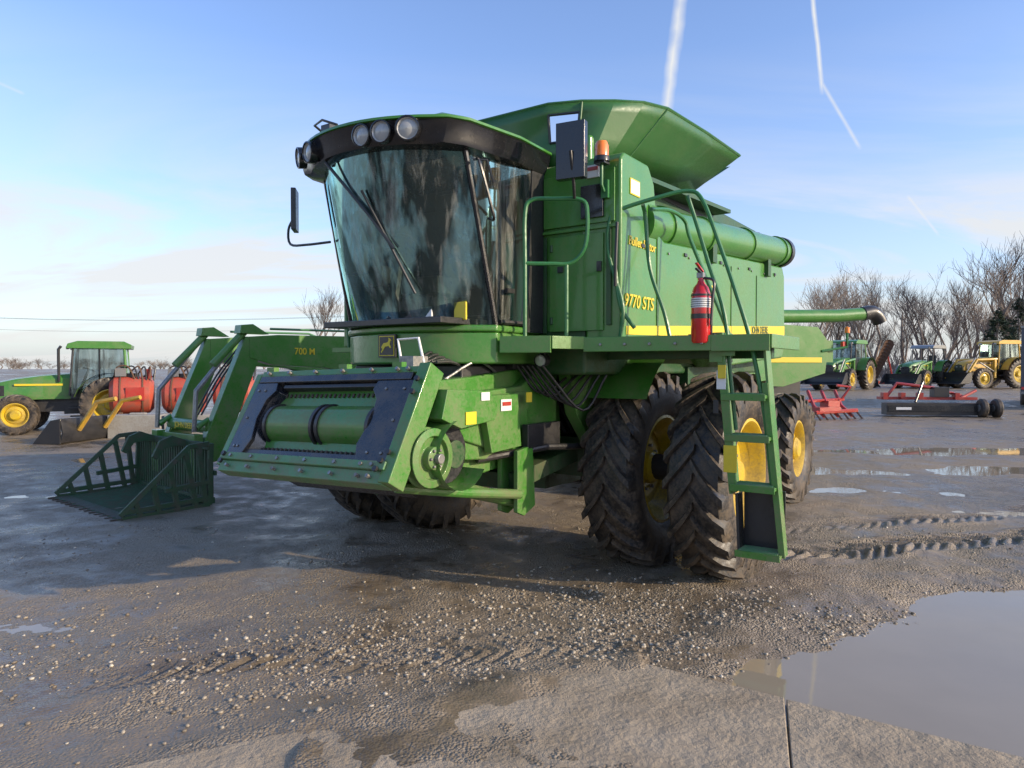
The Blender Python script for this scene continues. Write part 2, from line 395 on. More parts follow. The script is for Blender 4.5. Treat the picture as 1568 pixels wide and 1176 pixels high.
TT=tyre_mesh('tractor_rear_tyre',.82,.44,.46,22,.045,disc=.0)
TTf=tyre_mesh('tractor_front_tyre',.58,.34,.33,18,.035,disc=.05)

# ------------------------------------------------------------------ combine harvester
CB=empty('combine_harvester',(.2,7.45,0),235)
def P(name,g,bevel=0,solid=0,parent=None,sharp=38): return g.build(name,parent or CB,bevel,solid,sharp=sharp)
for nm,y in (('front_wheel_outer_left',2.08),('front_wheel_inner_left',1.30),('front_wheel_inner_right',-1.30),('front_wheel_outer_right',-2.08)):
    inst(TF,nm,CB,(0,y,.875),(0,random.uniform(0,30),0 if y>0 else 180))
for nm,y in (('rear_wheel_left',1.62),('rear_wheel_right',-1.62)):
    inst(TR,nm,CB,(-3.8,y,.73),(0,10,0 if y>0 else 180))
# body
for sg,nm in ((1,'left'),(-1,'right')):
    g=G()
    prof=[(1.14,2.02),(1.14,3.46),(1.08,3.52),(.62,3.52),(.50,3.38),(.42,2.98),(.28,2.93),(-3.70,3.17),(-3.80,3.05),(-3.84,2.2),(-3.74,1.95),(-2.7,1.90),(-1.3,1.82),(-1.0,1.95),(.3,2.0)]
    g.prism(prof,sg*1.28,sg*1.60,'green')
    P('side_body_'+nm,g,.025)
g=G()
g.box((-1.3,0,2.5),(4.85,2.55,1.5),'green_dark')
g.box((-.3,0,3.4),(2.6,2.5,.7),'green')
g.box((1.06,0,2.8),(.14,2.56,1.4),'green')
g.box((-1.8,1.20,3.30),(3.6,.16,.75),'green_dark')
g.box((-4.2,0,2.2),(.9,2.3,1.2),'green')
g.box((-4.3,0,1.3),(1.0,1.7,.8),'black')
g.box((-2.0,0,1.5),(3.6,1.9,.9),'black')
g.box((-2.6,0,3.35),(1.6,2.3,.5),'green')
P('hull',g,.03)
g=G()
yy=1.604
g.prism([(1.05,2.075),(1.05,2.145),(-3.80,2.38),(-3.80,2.20)],yy-.002,yy+.002,'yellow_decal')
g.prism([(1.05,2.045),(1.05,2.062),(-3.78,2.185),(-3.78,2.155)],yy-.002,yy+.002,'black')
for x in (.45,-.55,-1.55,-2.5): g.box((x,yy-.001,2.50),(.010,.01,.85),'green_dark')
g.box((.9,yy,3.27),(.18,.008,.13),'yellow_decal'); g.box((.9,yy+.003,3.27),(.16,.006,.11),'white')
for x in (.75,-.2,-1.2,-2.2,-3.3): g.box((x,yy,2.86+(-x)*.05),(.06,.02,.03),'black')
g.box((-.9,yy,2.62),(.10,.006,.07),'yellow_decal')
for x in (.2,-.3,-.8,-1.3,-1.8,-2.3,-2.8,-3.3): g.cyl((x,yy-.004,2.84-x*.05),(x,yy+.008,2.84-x*.05),.012,'steel',8)
g.prism([(.44,3.0),(.44,3.012),(-3.7,3.202),(-3.7,3.19)],1.30,1.62,'green_dark')
P('left_side_trim',g,.002)
text('9770 STS','model_lettering',CB,(1.10,1.606,2.30),.15,'yellow_decal','left',0,shear=.2)
text('Bullet Rotor','rotor_lettering',CB,(1.02,1.606,2.80),.105,'yellow_decal','left',0,shear=.2)
text('JOHN DEERE','stripe_lettering',CB,(-2.3,1.608,2.22),.12,'green_dark','left',.045)
g=G()
g.box((1.148,1.20,2.50),(.02,.50,.78),'green'); g.box((1.146,.90,2.5),(.016,.03,.8),'green_dark')
g.box((1.148,1.22,3.18),(.02,.66,.42),'green')
g.box((1.148,1.20,2.935),(.03,.74,.025),'green')
g.box((1.150,1.50,2.55),(.02,.04,.8),'green_dark')
g.box((1.165,1.36,3.14),(.04,.20,.26),'black_gloss'); g.box((1.165,1.36,3.38),(.02,.12,.10),'white')
g.box((1.177,1.36,3.40),(.006,.10,.03),'red')
g.box((1.165,1.06,2.62),(.02,.05,.05),'black'); g.box((1.165,1.42,2.62),(.02,.04,.08),'black')
for z in (2.2,2.8): g.cyl((1.16,.97,z-.03),(1.16,.97,z+.03),.014,'green_dark',8)
P('front_panel',g,.01)
# grain tank extension
g=G()
ring=[]
ring.append(((-1.5,-1.22,3.72),(-1.6,-1.62,4.06)))
ring.append(((.6,-1.22,3.5),(.35,-1.62,4.03)))
ring.append(((.95,-1.1,3.5),(.85,-1.3,4.04)))
for y in (-1.0,-.5,0,.5,.90): ring.append(((1.03,y,3.45),(1.10,y*1.0,4.03)))
ring.append(((1.03,1.12,3.45),(1.0,1.16,4.03)))
ring.append(((.98,1.2,3.47),(.82,1.38,4.04)))
ring.append(((.80,1.25,3.5),(.60,1.54,4.06)))
ring.append(((.55,1.26,3.52),(.30,1.63,4.08)))
ring.append(((-.4,1.26,3.62),(-.6,1.67,4.10)))
ring.append(((-1.3,1.25,3.74),(-1.5,1.70,4.10)))
rows=[]
for t in (0,.45,.84,1.0):
    rows.append([tuple(a[i]+(b_[i]-a[i])*t for i in range(3)) for a,b_ in ring])
g.sheet(rows,'green_tank',skip={(1,7)})
P('tank_extension',g,0,.012,sharp=14)
g=G()
for a,b_ in (ring[8],ring[11]):
    o_=Vector((.012,.014,0))
    g.tube([Vector(tuple(a[i]+(b_[i]-a[i])*.06 for i in range(3)))+o_,Vector(tuple(a[i]+(b_[i]-a[i])*.98 for i in range(3)))+o_],.010,'green_tank',6)
for t in [.30+.12*k for k in range(5)]:
    g.tube([Vector(tuple(a[i]+(b_[i]-a[i])*t for i in range(3)))+Vector((.002,.004,0)) for a,b_ in ring[8:12]],.007,'green_tank',6)
g.tube([b_ for a,b_ in ring],.016,'green_tank',6)
wa=[Vector(rows[1][7]),Vector(rows[1][8]),Vector(rows[2][8]),Vector(rows[2][7])]
for i in range(4): g.tube([wa[i]+Vector((.01,0,0)),wa[(i+1)%4]+Vector((.01,0,0))],.012,'black',6)
g.sheet([[(-1.3,-1.25,3.74),(-1.3,1.25,3.74)],[(-1.5,-1.6,4.0),(-1.5,1.6,4.0)]],'green_tank')
g.box((-.35,1.262,3.50),(2.4,.05,.05),'black');  # black strip stands in for the shadow line below the tank flare
g.prism([(.5,3.50),(-1.9,3.62),(-1.9,3.58),(.5,3.46)],1.2,1.48,'green_dark')
P('tank_extension_ribs',g)
# unloading auger
g=G()
A=Vector((.50,1.46,3.06)); B=Vector((-3.62,1.56,3.36)); D=(B-A).normalized()
g.cyl(A,B,.18,'green',28)
for t in (.0,.35,1.3,2.6,3.9): 
    q=A+D*t; g.cyl(q,q+D*.04,.198,'green',28)
q=B; g.cyl(q-D*.02,q+D*.10,.20,'black',28); g.cyl(q+D*.08,q+D*.16,.17,'black',24)
g.cyl((.45,1.40,2.6),(.45,1.40,3.15),.20,'green',24)
g.cyl(A-D*.12,A+D*.05,.20,'green',24)
g.box((-2.9,1.5,3.08),(.12,.3,.25),'green_dark'); g.box((-.9,1.5,2.98),(.12,.3,.2),'green_dark')
g.tube([A+Vector((-.3,.0,.2)),A+Vector((-1.5,.02,.28)),A+Vector((-3.4,.06,.44))],.015,'black',6)
g.box((-3.4,1.45,3.2),(.3,.25,.2),'black')
P('unloading_auger',g,.004)
# ---- cab
def arc(hw,xc,xm,z,n=16,p=2.2):
    return [(xc+(xm-xc)*(1-abs(t)**p),hw*t,z) for t in [-1+2*i/n for i in range(n+1)]]
g=G()
rows=[]
for k in range(9):
    t=k/8; hw=.80+(.77-.80)*t+.02*math.sin(t*math.pi); xc=1.72+.34*t; xm=2.06+.40*t+.03*math.sin(t*math.pi)
    rows.append(arc(hw,xc,xm,2.14+1.30*t))
g.sheet(rows,'cab_glass'); P('windshield',g)
g=G()
for sg in (1,-1):
    g.sheet([[(1.70,sg*.805,2.16),(1.38,sg*.85,2.16)],[(2.03,sg*.775,3.44),(1.30,sg*.88,3.44)]],'cab_glass')
P('side_windows',g)
g=G()
for sg in (1,-1):
    g.tube([(1.72,sg*.81,2.12),(1.90,sg*.795,2.8),(2.07,sg*.775,3.46)],.022,'black_gloss',8)
    g.prism([(1.40,2.1),(1.16,2.1),(1.14,3.48),(1.32,3.48)],sg*.80,sg*.885,'black')
    g.tube([(1.70,sg*.83,2.17),(1.40,sg*.86,2.17)],.02,'black',6)
g.box((1.22,0,2.8),(.06,1.66,1.3),'black')
g.tube([(2.47,-.30,3.42),(2.36,.1,2.95),(2.28,.25,2.72)],.013,'black',6)
g.tube([(2.42,.05,3.16),(2.16,.36,2.38)],.011,'black',6)
g.tube([(2.03,.86,3.36),(2.04,.90,3.30),(1.93,.93,2.98),(1.88,.90,2.93),(1.86,.84,2.95)],.013,'black',6,smooth_pts=4)
g.tube([(2.03,.82,3.36),(1.96,.90,3.36),(1.90,.92,3.2)],.010,'black',6)
g.box((1.60,.855,2.42),(.10,.03,.035),'black')
P('cab_frame',g)
def roofpoly(e=0,n=14):
    pts=[(1.10-e*.2,-.90-e),(1.6,-.93-e),(2.15,-.86-e),(2.30,-.78-e)]
    pts+= [(2.32+e+.24*(1-abs(t)**2.1),(.70+e)*t) for t in [-1+2*i/n for i in range(n+1)]]
    pts+=[(2.30,.78+e),(2.15,.86+e),(1.6,.93+e),(1.10-e*.2,.90+e)]
    return pts
g=G()
def loftroof(levels,mat):
    rows=[]
    for z,e,f in levels:
        pl=roofpoly(e); cx,cy=1.8,0
        rows.append([(cx+(x-cx)*f,cy+(y-cy)*f,z) for x,y in pl]+[(cx+(pl[0][0]-cx)*f,cy+(pl[0][1]-cy)*f,z)])
    g.sheet(rows,mat)
loftroof([(3.42,0,.02),(3.42,-.02,.93),(3.43,-.02,1.0),(3.47,0,1.0),(3.58,.02,1.0),(3.59,.03,1.0)],'black_gloss')
loftroof([(3.588,.01,1.0),(3.60,.035,1.0),(3.62,.03,1.0),(3.645,-.02,.985),(3.67,-.03,.88),(3.685,-.03,.55),(3.69,0,.02)],'green')
P('cab_roof',g)
g=G()
def lamp(x,y,z,yaw,r=.075):
    d=Vector((math.cos(R(yaw)),math.sin(R(yaw)),-.12)).normalized(); o=Vector((x,y,z))
    g.lathe([(r*1.12,-.05),(r*1.12,.012),(r,.015),(r*.95,.004)],o,d,'black_gloss',20)
    g.lathe([(r*.96,.004),(r*.85,-.006),(r*.5,.004),(r*.25,.008),(.001,.010)],o,d,'lens',20)
lamp(2.560,.20,3.51,6);lamp(2.540,.38,3.51,16);lamp(2.475,.58,3.515,30,.08)
lamp(2.540,-.42,3.50,-14);lamp(2.485,-.60,3.50,-28)
g.tube([(2.3,-.45,3.68),(2.45,-.45,3.74),(2.5,-.3,3.74),(2.48,-.15,3.68)],.010,'black',6)
g.box((2.40,-.3,3.69),(.14,.10,.05),'black')
P('roof_work_lights',g)
g=G()
pl=[(1.1,-.84)]+[(1.74+.36*(1-abs(t)**2.3),.83*t) for t in [-1+i/8 for i in range(17)]]+[(1.1,.84)]
g.prism(pl,1.84,2.09,'green','z')
g.prism([(x*1.0+.015 if x>1.2 else x,y*1.015) for x,y in pl],2.09,2.145,'green','z')
g.prism([(1.2,-.7),(1.9,-.6),(1.9,.6),(1.2,.7)],1.62,1.835,'black','z')
P('cab_base',g,.018)
g=G()
g.box((2.118,.02,1.985),(.02,.19,.185),'black'); g.box((2.124,.02,1.985),(.012,.165,.16),'yellow_decal'); g.box((2.128,.02,1.985),(.010,.15,.145),'black')
deer=[(-.055,-.01),(-.03,.022),(.0,.025),(.02,.03),(.03,.055),(.022,.065),(.04,.06),(.058,.045),(.045,.035),(.04,.012),(.055,-.015),(.045,-.02),(.028,-.002),(-.01,-.005),(-.03,-.03),(-.05,-.055),(-.058,-.05),(-.042,-.025)]
g.prism([(.02+a,1.985+b_) for a,b_ in deer],2.131,2.136,'yellow_decal','x')
P('front_emblem',g)
g=G()
g.box((1.3,.0,2.2),(.6,1.5,.08),'black'); g.box((1.55,0,2.5),(.45,.5,.14),'seat'); g.box((1.34,0,2.85),(.14,.5,.7),'seat'); g.box((1.32,0,3.25),(.1,.26,.2),'seat')
g.box((1.6,-.42,2.6),(.5,.22,.18),'black'); g.cyl((1.55,0,2.15),(1.55,0,2.45),.12,'black')
g.tube([(2.05,0,2.2),(1.95,0,2.75)],.05,'black'); 
g.tube([(1.93+.05*math.sin(a),.19*math.cos(a),2.78+.17*math.sin(a)*.7) for a in [i*.4488 for i in range(15)]],.014,'black',6)
g.box((1.9,-.6,2.75),(.08,.28,.24),'black'); g.box((1.9,.0,2.17),(.6,1.3,.05),'black')
g.box((1.93,.62,2.25),(.02,.12,.14),'yellow_decal'); g.box((2.02,.35,2.24),(.02,.12,.10),'white'); g.box((2.0,.15,2.22),(.15,.16,.06),'seat')
P('cab_interior',g,.02)
g=G()
g.box((1.50,1.36,3.46),(.07,.235,.43),'black_gloss',rot=(0,0,8)); g.box((1.455,1.36,3.46),(.01,.20,.39),'mirror',rot=(0,0,8))
g.tube([(1.42,1.34,3.12),(1.50,1.38,3.20),(1.55,1.38,3.45)],.014,'black',6)
g.tube([(1.95,-.85,2.93),(1.98,-1.15,2.93),(1.97,-1.38,2.96),(1.96,-1.42,3.1),(1.95,-1.36,3.2)],.013,'black',6,smooth_pts=4)
g.box((1.95,-1.34,3.27),(.045,.20,.38),'black',rot=(0,0,-46))
P('mirrors',g,.02)
g=G()
g.tube([(1.20,1.48,3.20),(1.24,1.48,3.24),(1.24,1.48,3.42)],.013,'green_rail',8); g.box((1.17,1.48,3.22),(.05,.06,.14),'green_rail')
g.box((1.24,1.48,3.41),(.09,.09,.02),'black')
g.lathe([(.062,0),(.062,.03),(.058,.04)],(1.24,1.48,3.42),(0,0,1),'black',20)
g.lathe([(.055,.035),(.055,.12),(.042,.155),(.001,.165)],(1.24,1.48,3.42),(0,0,1),'orange_lens',20)
P('warning_beacon',g)
# platform
g=G()
g.prism([(1.74,.86),(1.60,1.24),(1.30,1.36),(1.12,2.32),(1.05,2.72),(.25,2.72),(.25,1.62),(1.16,1.62),(1.16,.86)],1.985,2.035,'green','z')
def beam(a,b,h,t,z,mat='green'):
    a=Vector(a);b=Vector(b);d=(b-a).normalized();n=Vector((-d.y,d.x))*t/2
    g.prism([(a+n)[:],(b+n)[:],(b-n)[:],(a-n)[:]],z-h,z,mat,'z')
beam((1.74,.86),(1.60,1.24),.13,.03,2.055); beam((1.60,1.24),(1.30,1.36),.10,.03,2.055); beam((1.30,1.36),(1.12,2.32),.115,.04,2.05); beam((1.12,2.32),(1.05,2.72),.12,.04,2.05); beam((1.05,2.72),(.25,2.72),.10,.03,2.05)
g.box((.7,1.9,1.93),(.08,1.5,.1),'green_dark')
for k in range(5):
    g.cyl((1.285-.034*k,1.5+.19*k,1.99),(1.31-.034*k,1.505+.19*k,1.99),.012,'steel',8)
P('platform',g,.006)
# handrails
g=G(); r=.0165
def rail(*p,s=5): g.tube(p,r,'green_rail',8,smooth_pts=s)
rail((1.63,1.02,2.05),(1.63,1.02,2.6),(1.63,1.02,3.0),(1.60,1.06,3.11),(1.5,1.2,3.12),(1.38,1.38,3.11),(1.36,1.42,3.0),(1.36,1.40,2.75),(1.40,1.30,2.63),(1.5,1.18,2.62),(1.63,1.02,2.62))
rail((1.42,1.27,2.62),(1.42,1.27,2.05),s=1)
rail((1.15,1.60,2.05),(1.15,1.62,2.3),(1.15,1.50,2.7),(1.15,1.50,2.95),(1.12,1.56,3.05),(1.0,1.85,3.14),(.9,2.05,3.18),(.88,2.16,3.10),(.90,2.3,2.75),(.95,2.45,2.35),(.97,2.56,2.0),(.97,2.66,1.5),(.97,2.72,.95))
rail((.88,2.04,3.15),(.86,2.10,2.95),(.90,2.22,2.6),(.95,2.36,2.2),(.97,2.42,1.7),(.97,2.46,1.35))
rail((1.0,1.72,3.10),(.95,1.72,3.0),(.95,1.76,2.6),(.95,1.88,2.25),(.95,1.93,2.05))
rail((.98,1.78,3.06),(.6,1.78,3.12),(.32,1.8,3.08),(.3,1.85,2.9),(.3,2.1,2.3),(.3,2.2,2.05))
rail((1.15,1.55,2.62),(1.15,1.60,2.3),(1.1,1.7,2.12),s=4)
rail((1.6,-1.0,2.0),(1.62,-1.02,2.5),(1.5,-1.02,2.62),(1.4,-1.0,2.5),(1.4,-1.0,2.0),s=4)
g.box((1.5,-1.0,1.98),(.35,.3,.04),'green')
g.tube([(1.17,1.58,2.95),(1.20,1.585,2.7),(1.18,1.57,2.45)],.012,'black',6)
P('handrails',g)
# ladder
g=G()
def plate(p0,p1,wx,wy,mat='green'):
    p0=Vector(p0);p1=Vector(p1); vs=[]
    for p_ in (p0,p1):
        for sx,sy in ((-1,-1),(1,-1),(1,1),(-1,1)): vs.append(p_+Vector((sx*wx/2,sy*wy/2,0)))
    g.add(vs,[(0,1,2,3),(7,6,5,4),(0,4,5,1),(1,5,6,2),(2,6,7,3),(3,7,4,0)],mat)
plate((.93,2.33,2.04),(.93,2.44,.88),.20,.02); plate((1.03,2.355,2.0),(1.03,2.46,.9),.02,.06)
plate((.93,2.66,2.0),(.93,2.80,.45),.12,.02,'green'); plate((.99,2.67,1.7),(.99,2.80,.45),.014,.045,'green')
plate((.93,2.47,.88),(.93,2.49,.45),.12,.02,'black')
g.box((.93,2.33,1.96),(.24,.10,.22),'green'); g.box((1.045,2.40,1.97),(.015,.14,.15),'green')
for z,a,b_ in ((1.60,2.37,2.69),(1.30,2.40,2.72),(.94,2.44,2.76),(.46,2.48,2.80)):
    g.box((.95,(a+b_)/2,z),(.20,b_-a,.025),'green'); g.box((1.05,(a+b_)/2,z-.005),(.012,b_-a,.05),'green')
    for k in range(6): g.box((.88+k*.03,(a+b_)/2,z+.018),(.008,b_-a-.04,.012),'green_worn')
g.box((.86,2.64,.69),(.012,.30,.44),'black')
g.box((1.042,2.44,1.14),(.006,.10,.2),'yellow_decal'); g.box((1.04,2.37,1.72),(.012,.07,.14),'white')
g.box((1.042,2.33,1.52),(.006,.04,.1),'black'); g.box((1.06,2.38,1.78),(.006,.06,.10),'yellow_decal')
P('ladder',g,.003)
# extinguisher
g=G(); o=(1.12,2.24,1.99)
g.lathe([(.001,0),(.06,0),(.07,.015),(.07,.36),(.055,.41),(.03,.44),(.022,.46),(.022,.49)],o,(0,0,1),'red_ext',24)
g.box((1.12,2.24,2.49),(.05,.05,.04),'steel'); g.box((1.15,2.24,2.515),(.14,.02,.012),'black',rot=(0,-12,0)); g.box((1.15,2.24,2.545),(.14,.02,.012),'red_ext',rot=(0,-20,0))
g.tube([(1.12,2.26,2.47),(1.13,2.34,2.44),(1.14,2.335,2.3),(1.14,2.325,2.12)],.011,'black',6,smooth_pts=4)
g.lathe([(.072,.26),(.072,.33)],o,(0,0,1),'white',24); g.lathe([(.0725,.18),(.0725,.215)],o,(0,0,1),'black',24); g.lathe([(.0722,.345),(.0722,.36)],o,(0,0,1),'black',24)
for k in range(4): g.lathe([(.0726,.268+k*.016),(.0726,.273+k*.016)],o,(0,0,1),'seat',24)
g.box((1.07,2.24,2.2),(.02,.14,.3),'black'); g.box((1.06,2.24,2.05),(.1,.2,.02),'black')
P('fire_extinguisher_unit',g,.002)
# feeder house
wv=Vector((-.496,0,.868)); nv=Vector((.868,0,.496))
M=Matrix(((nv.x,0,wv.x,3.0),(0,1,0,0),(nv.z,0,wv.z,1.08),(0,0,0,1)))@Matrix.Rotation(R(1.8),4,'X')
g=G()
def fb(y0,y1,w0,w1,n0,n1,mat,rot=None): g.box(((n0+n1)/2,(y0+y1)/2,(w0+w1)/2),(n1-n0,y1-y0,w1-w0),mat,rot,M)
fb(-.88,.86,-.05,.04,-.10,.02,'green_worn'); fb(-.88,.86,.04,.10,-.06,.045,'green_worn')
fb(-.74,.66,.10,.15,-.05,.0,'navy_shield')
fb(-.86,.86,.77,.82,-.10,.02,'green'); fb(-.84,.80,.71,.768,-.06,.03,'navy_shield')
fb(.83,.93,-.04,.84,-.13,.03,'green'); fb(-.93,-.86,.0,.80,-.13,.02,'green')
fb(-.55,.55,.67,.705,-.05,.0,'black')
P('feeder_faceplate',g,.008)
g=G()
for s_,i0,i1,oc in ((1,.50,.56,.83),(-1,.62,.67,.86)):
    pl_=[(i0+.06,.09),(oc,.09),(oc,.71),(i0-.01,.71),(i0-.03,.64),(i0+.04,.56),(i0+.06,.40),(i0+.01,.22)]
    n=len(pl_); vs=[M@Vector((nn_,s_*a,w)) for nn_ in (-.02,.022) for a,w in pl_]
    g.add(vs,[list(range(n)),list(range(2*n-1,n-1,-1))]+[(i,(i+1)%n,n+(i+1)%n,n+i) for i in range(n)],'navy_shield')
    inn=pl_[3:]+[pl_[0]]
    rows=[[tuple(M@Vector((nn_,s_*(a-(.0 if nn_>-.05 else .05)),w))) for a,w in inn] for nn_ in (-.01,-.12)]
    g.sheet(rows,'navy_shield')
    for a,w in ((i0+.14,.16),(oc-.06,.16),(oc-.06,.64),(i0+.10,.64),(oc-.06,.40)):
        c=M@Vector((.02,s_*a,w)); g.cyl(c,c+nv*.012,.012,'steel',8)
P('faceplate_shields',g,.01)
g=G()
fb(-.66,.60,.10,.72,-.62,-.60,'black'); fb(-.68,.62,.08,.12,-.6,-.06,'black'); fb(-.68,.62,.68,.70,-.6,-.06,'black')
cz=.41; rr_=.155
c0=M@Vector((-.13,-.56,cz)); c1=M@Vector((-.13,-.03,cz)); c2=M@Vector((-.13,.03,cz)); c3=M@Vector((-.13,.54,cz))
g.cyl(c0,c1,rr_,'green',28); g.cyl(c2,c3,rr_,'green',28); g.cyl(c0-Vector((0,.05,0)),c3+Vector((0,.03,0)),.13,'black',24)
for y in (-.56,-.03,.03,.54):
    c=M@Vector((-.13,y,cz)); g.cyl(c-Vector((0,.015,0)),c+Vector((0,.015,0)),rr_+.014,'black',28)
for y in (-.3,.28):
    for k in range(4): g.cyl(M@Vector((-.13,y-.2+k*.12,cz+rr_-.005)),M@Vector((-.13,y-.2+k*.12,cz+rr_+.01)),.012,'steel',6)
for w in (.18,.64):
    g.tube([M@Vector((-.10,-.6,w)),M@Vector((-.10,.55,w))],.022,'black',8)
    for k in range(22): 
        y=-.56+k*.05; g.box((-.08,y,w),(.03,.018,.03),'mud',None,M)
P('feeder_opening',g,.002)
g=G()
for y in (-.75,-.5,-.2,.1,.4,.65,.75):
    for w in (-.01,.07,.79):
        c=M@Vector((.03 if w<.75 else .02,y,w)); g.cyl(c,c+nv*.03,.014,'steel',6)
for y,w in ((.82,.1),(.86,.16),(.80,.04),(-.84,.08),(-.84,.02),(.88,.6),(.88,.7)):
    c=M@Vector((.045,y,w)); g.cyl(c,c+nv*.02,.02,'black',8)
for y in (-.8,.05,.6):
    c=M@Vector((-.02,y,.84)); g.box(c,(.05,.09,.07),'green')
P('faceplate_bolts',g)
g=G()
g.prism([(2.56,1.70),(1.9,1.74),(1.25,1.80),(.95,1.98),(.6,2.0),(.55,1.15),(1.2,1.02),(2.3,.92),(2.90,1.06)],-.70,.70,'green')
g.prism([(2.45,1.60),(1.35,1.66),(.95,1.90),(.78,1.84),(.80,1.18),(1.3,1.05),(2.1,1.12),(2.2,1.35),(2.42,1.40)],.70,.80,'green')
g.prism([(1.3,1.62),(2.25,1.58),(2.25,1.30),(1.9,1.20),(1.3,1.12)],.80,.83,'green')
P('feeder_house',g,.02)
g=G()
g.prism([(2.50,1.66),(2.02,1.64),(1.90,1.52),(1.95,1.42),(2.35,1.38),(2.56,1.46)],.80,.97,'green')
g.prism([(2.02,1.60),(1.55,1.60),(1.50,1.18),(1.90,1.16)],.83,.90,'green')
pc=Vector((2.62,.86,1.20))
g.lathe([(.06,0),(.205,0),(.21,.015),(.17,.03),(.17,.05),(.20,.07),(.205,.085),(.15,.095),(.14,.06),(.08,.055),(.08,.11),(.045,.12),(.001,.12)],pc,(0,1,0),'green',36)
g.cyl(pc+Vector((0,.1,0)),pc+Vector((0,.16,0)),.035,'steel',16)
for k in range(6):
    a=k*1.047; g.cyl(pc+Vector((.06*math.cos(a),.1,.06*math.sin(a))),pc+Vector((.06*math.cos(a),.13,.06*math.sin(a))),.012,'steel',6)
rows=[]
for k in range(15):
    a=R(-150+k*16); cx_,cz_=2.36,1.20
    rows.append([(cx_+.27*math.cos(a),.74,cz_+.25*math.sin(a)),(cx_+.27*math.cos(a),1.0,cz_+.25*math.sin(a))])
g.sheet(rows,'green')
g.cyl((2.36,.80,1.2),(2.36,.84,1.2),.22,'black',24); g.cyl((2.36,.84,1.2),(2.36,.93,1.2),.10,'green_dark',20)
g.tube([(2.36,.9,1.3),(2.62,.93,1.39)],.02,'black'); 
P('feeder_drive',g,.006)
g=G()
g.box((2.33,.50,1.83),(.16,.14,.13),'steel'); g.tube([(2.38,.42,1.86),(2.35,.36,2.02),(2.30,.52,2.03),(2.30,.58,1.82)],.012,'white',8)
g.cyl((2.2,.55,1.80),(2.5,.55,1.78),.035,'steel',12)
for k in range(5):
    y=.45+.05*k
    g.tube([(2.25,y,1.85),(2.0,y-.05,1.93-.02*k),(1.7,y-.1,1.78)],.014,'black',6,smooth_pts=4)
g.tube([(2.1,.60,1.72),(1.8,.68,1.86),(1.5,.66,1.76)],.012,'steel',6,smooth_pts=4)
g.box((1.55,.5,1.75),(.15,.2,.12),'black'); g.box((1.15,.5,1.9),(.5,.5,.2),'black')
P('hydraulic_coupler',g,.006)
g=G()
for y in (.83,-.83):
    g.cyl((1.45,y,.72),(2.15,y*.8,.92),.055,'green',16); g.cyl((2.15,y*.8,.92),(2.6,y*.75,1.02),.032,'steel',12)
    g.prism([(1.60,1.15),(1.38,1.18),(1.34,.68),(1.50,.62),(1.60,.66)],y+.06,y+.10,'green'); g.prism([(1.60,1.15),(1.38,1.18),(1.34,.68),(1.50,.62),(1.60,.66)],y-.10,y-.06,'green')
g.tube([(2.75,.72,1.0),(2.2,.86,.90),(1.55,.92,.80)],.04,'green',10)
g.box((1.0,0,.95),(1.0,1.7,.14),'green_dark',rot=(0,8,0))
g.box((1.2,.9,1.25),(.5,.06,.2),'black'); g.tube([(1.9,.75,1.1),(1.2,.95,1.15),(.5,1.0,1.1)],.03,'black',8)
P('lift_cylinders',g,.006)
g=G()
g.box((0,0,.95),(.42,2.5,.38),'green_dark'); g.box((0,0,.9),(.7,.8,.55),'green_dark')
g.cyl((0,-2.0,.885),(0,2.0,.885),.12,'black',16)
for s_ in(1,-1):
    g.prism([(.95,1.98),(.75,1.40),(.45,1.10),(-.35,1.10),(-.5,1.98)],s_*.86,s_*.98,'green')
    g.cyl((0,s_*.95,.885),(0,s_*1.12,.885),.30,'green',24)
    rows=[[(.98*math.cos(a)*.9,s_*1.02,.90+1.05*math.sin(a)),(.98*math.cos(a)*.9,s_*1.62,.90+1.05*math.sin(a))] for a in [R(38+i*11) for i in range(8)]]
    g.sheet(rows,'green')
g.box((1.0,.75,1.84),(.12,.06,.08),'black'); 
g.lathe([(.055,-.06),(.055,.03)],(1.33,.98,1.87),(1,.1,-.1),'black',16); g.lathe([(.05,.02),(.04,.03),(.001,.035)],(1.33,.98,1.87),(1,.1,-.1),'lens',16)
g.box((1.30,.98,1.94),(.05,.05,.1),'black')
for s_ in (1,-1): g.box((-3.8,s_*.9,.85),(.3,1.1,.25),'green_dark'); 
g.box((-3.8,0,1.1),(.5,.6,.5),'black')
g.box((-1.9,1.25,1.55),(1.7,.12,.55),'green_dark'); g.cyl((-1.5,1.25,1.45),(-1.5,1.38,1.45),.28,'black',24); g.cyl((-2.3,1.25,1.6),(-2.3,1.38,1.6),.18,'green',24)
for k in range(9):
    g.tube([(1.3-.1*k,.3+.08*k,1.86),(1.0-.1*k,.5+.06*k,1.6+.03*(k%3)),(.6-.08*k,.6+.04*k,1.2)],.016,'black',6,smooth_pts=4)
for k in range(6):
    g.tube([(1.35,.75+.05*k,1.83),(1.15-.04*k,.85+.06*k,1.60-.03*k),(.8,.95+.07*k,1.75)],.014,'black',6,smooth_pts=5)
P('chassis',g,.01)
g=G()
for x,z,w,h,mt in ((2.08,1.63,.10,.06,'white'),(1.72,1.55,.14,.09,'white'),(1.40,1.60,.08,.08,'yellow_decal')):
    g.box((x,.905 if x<2 else .975,z-.03),(w,.006,h),mt); 
g.box((1.72,.910,1.53),(.11,.006,.03),'red'); g.box((2.25,.975,1.45),(.12,.006,.09),'yellow_decal')
P('warning_decals',g)

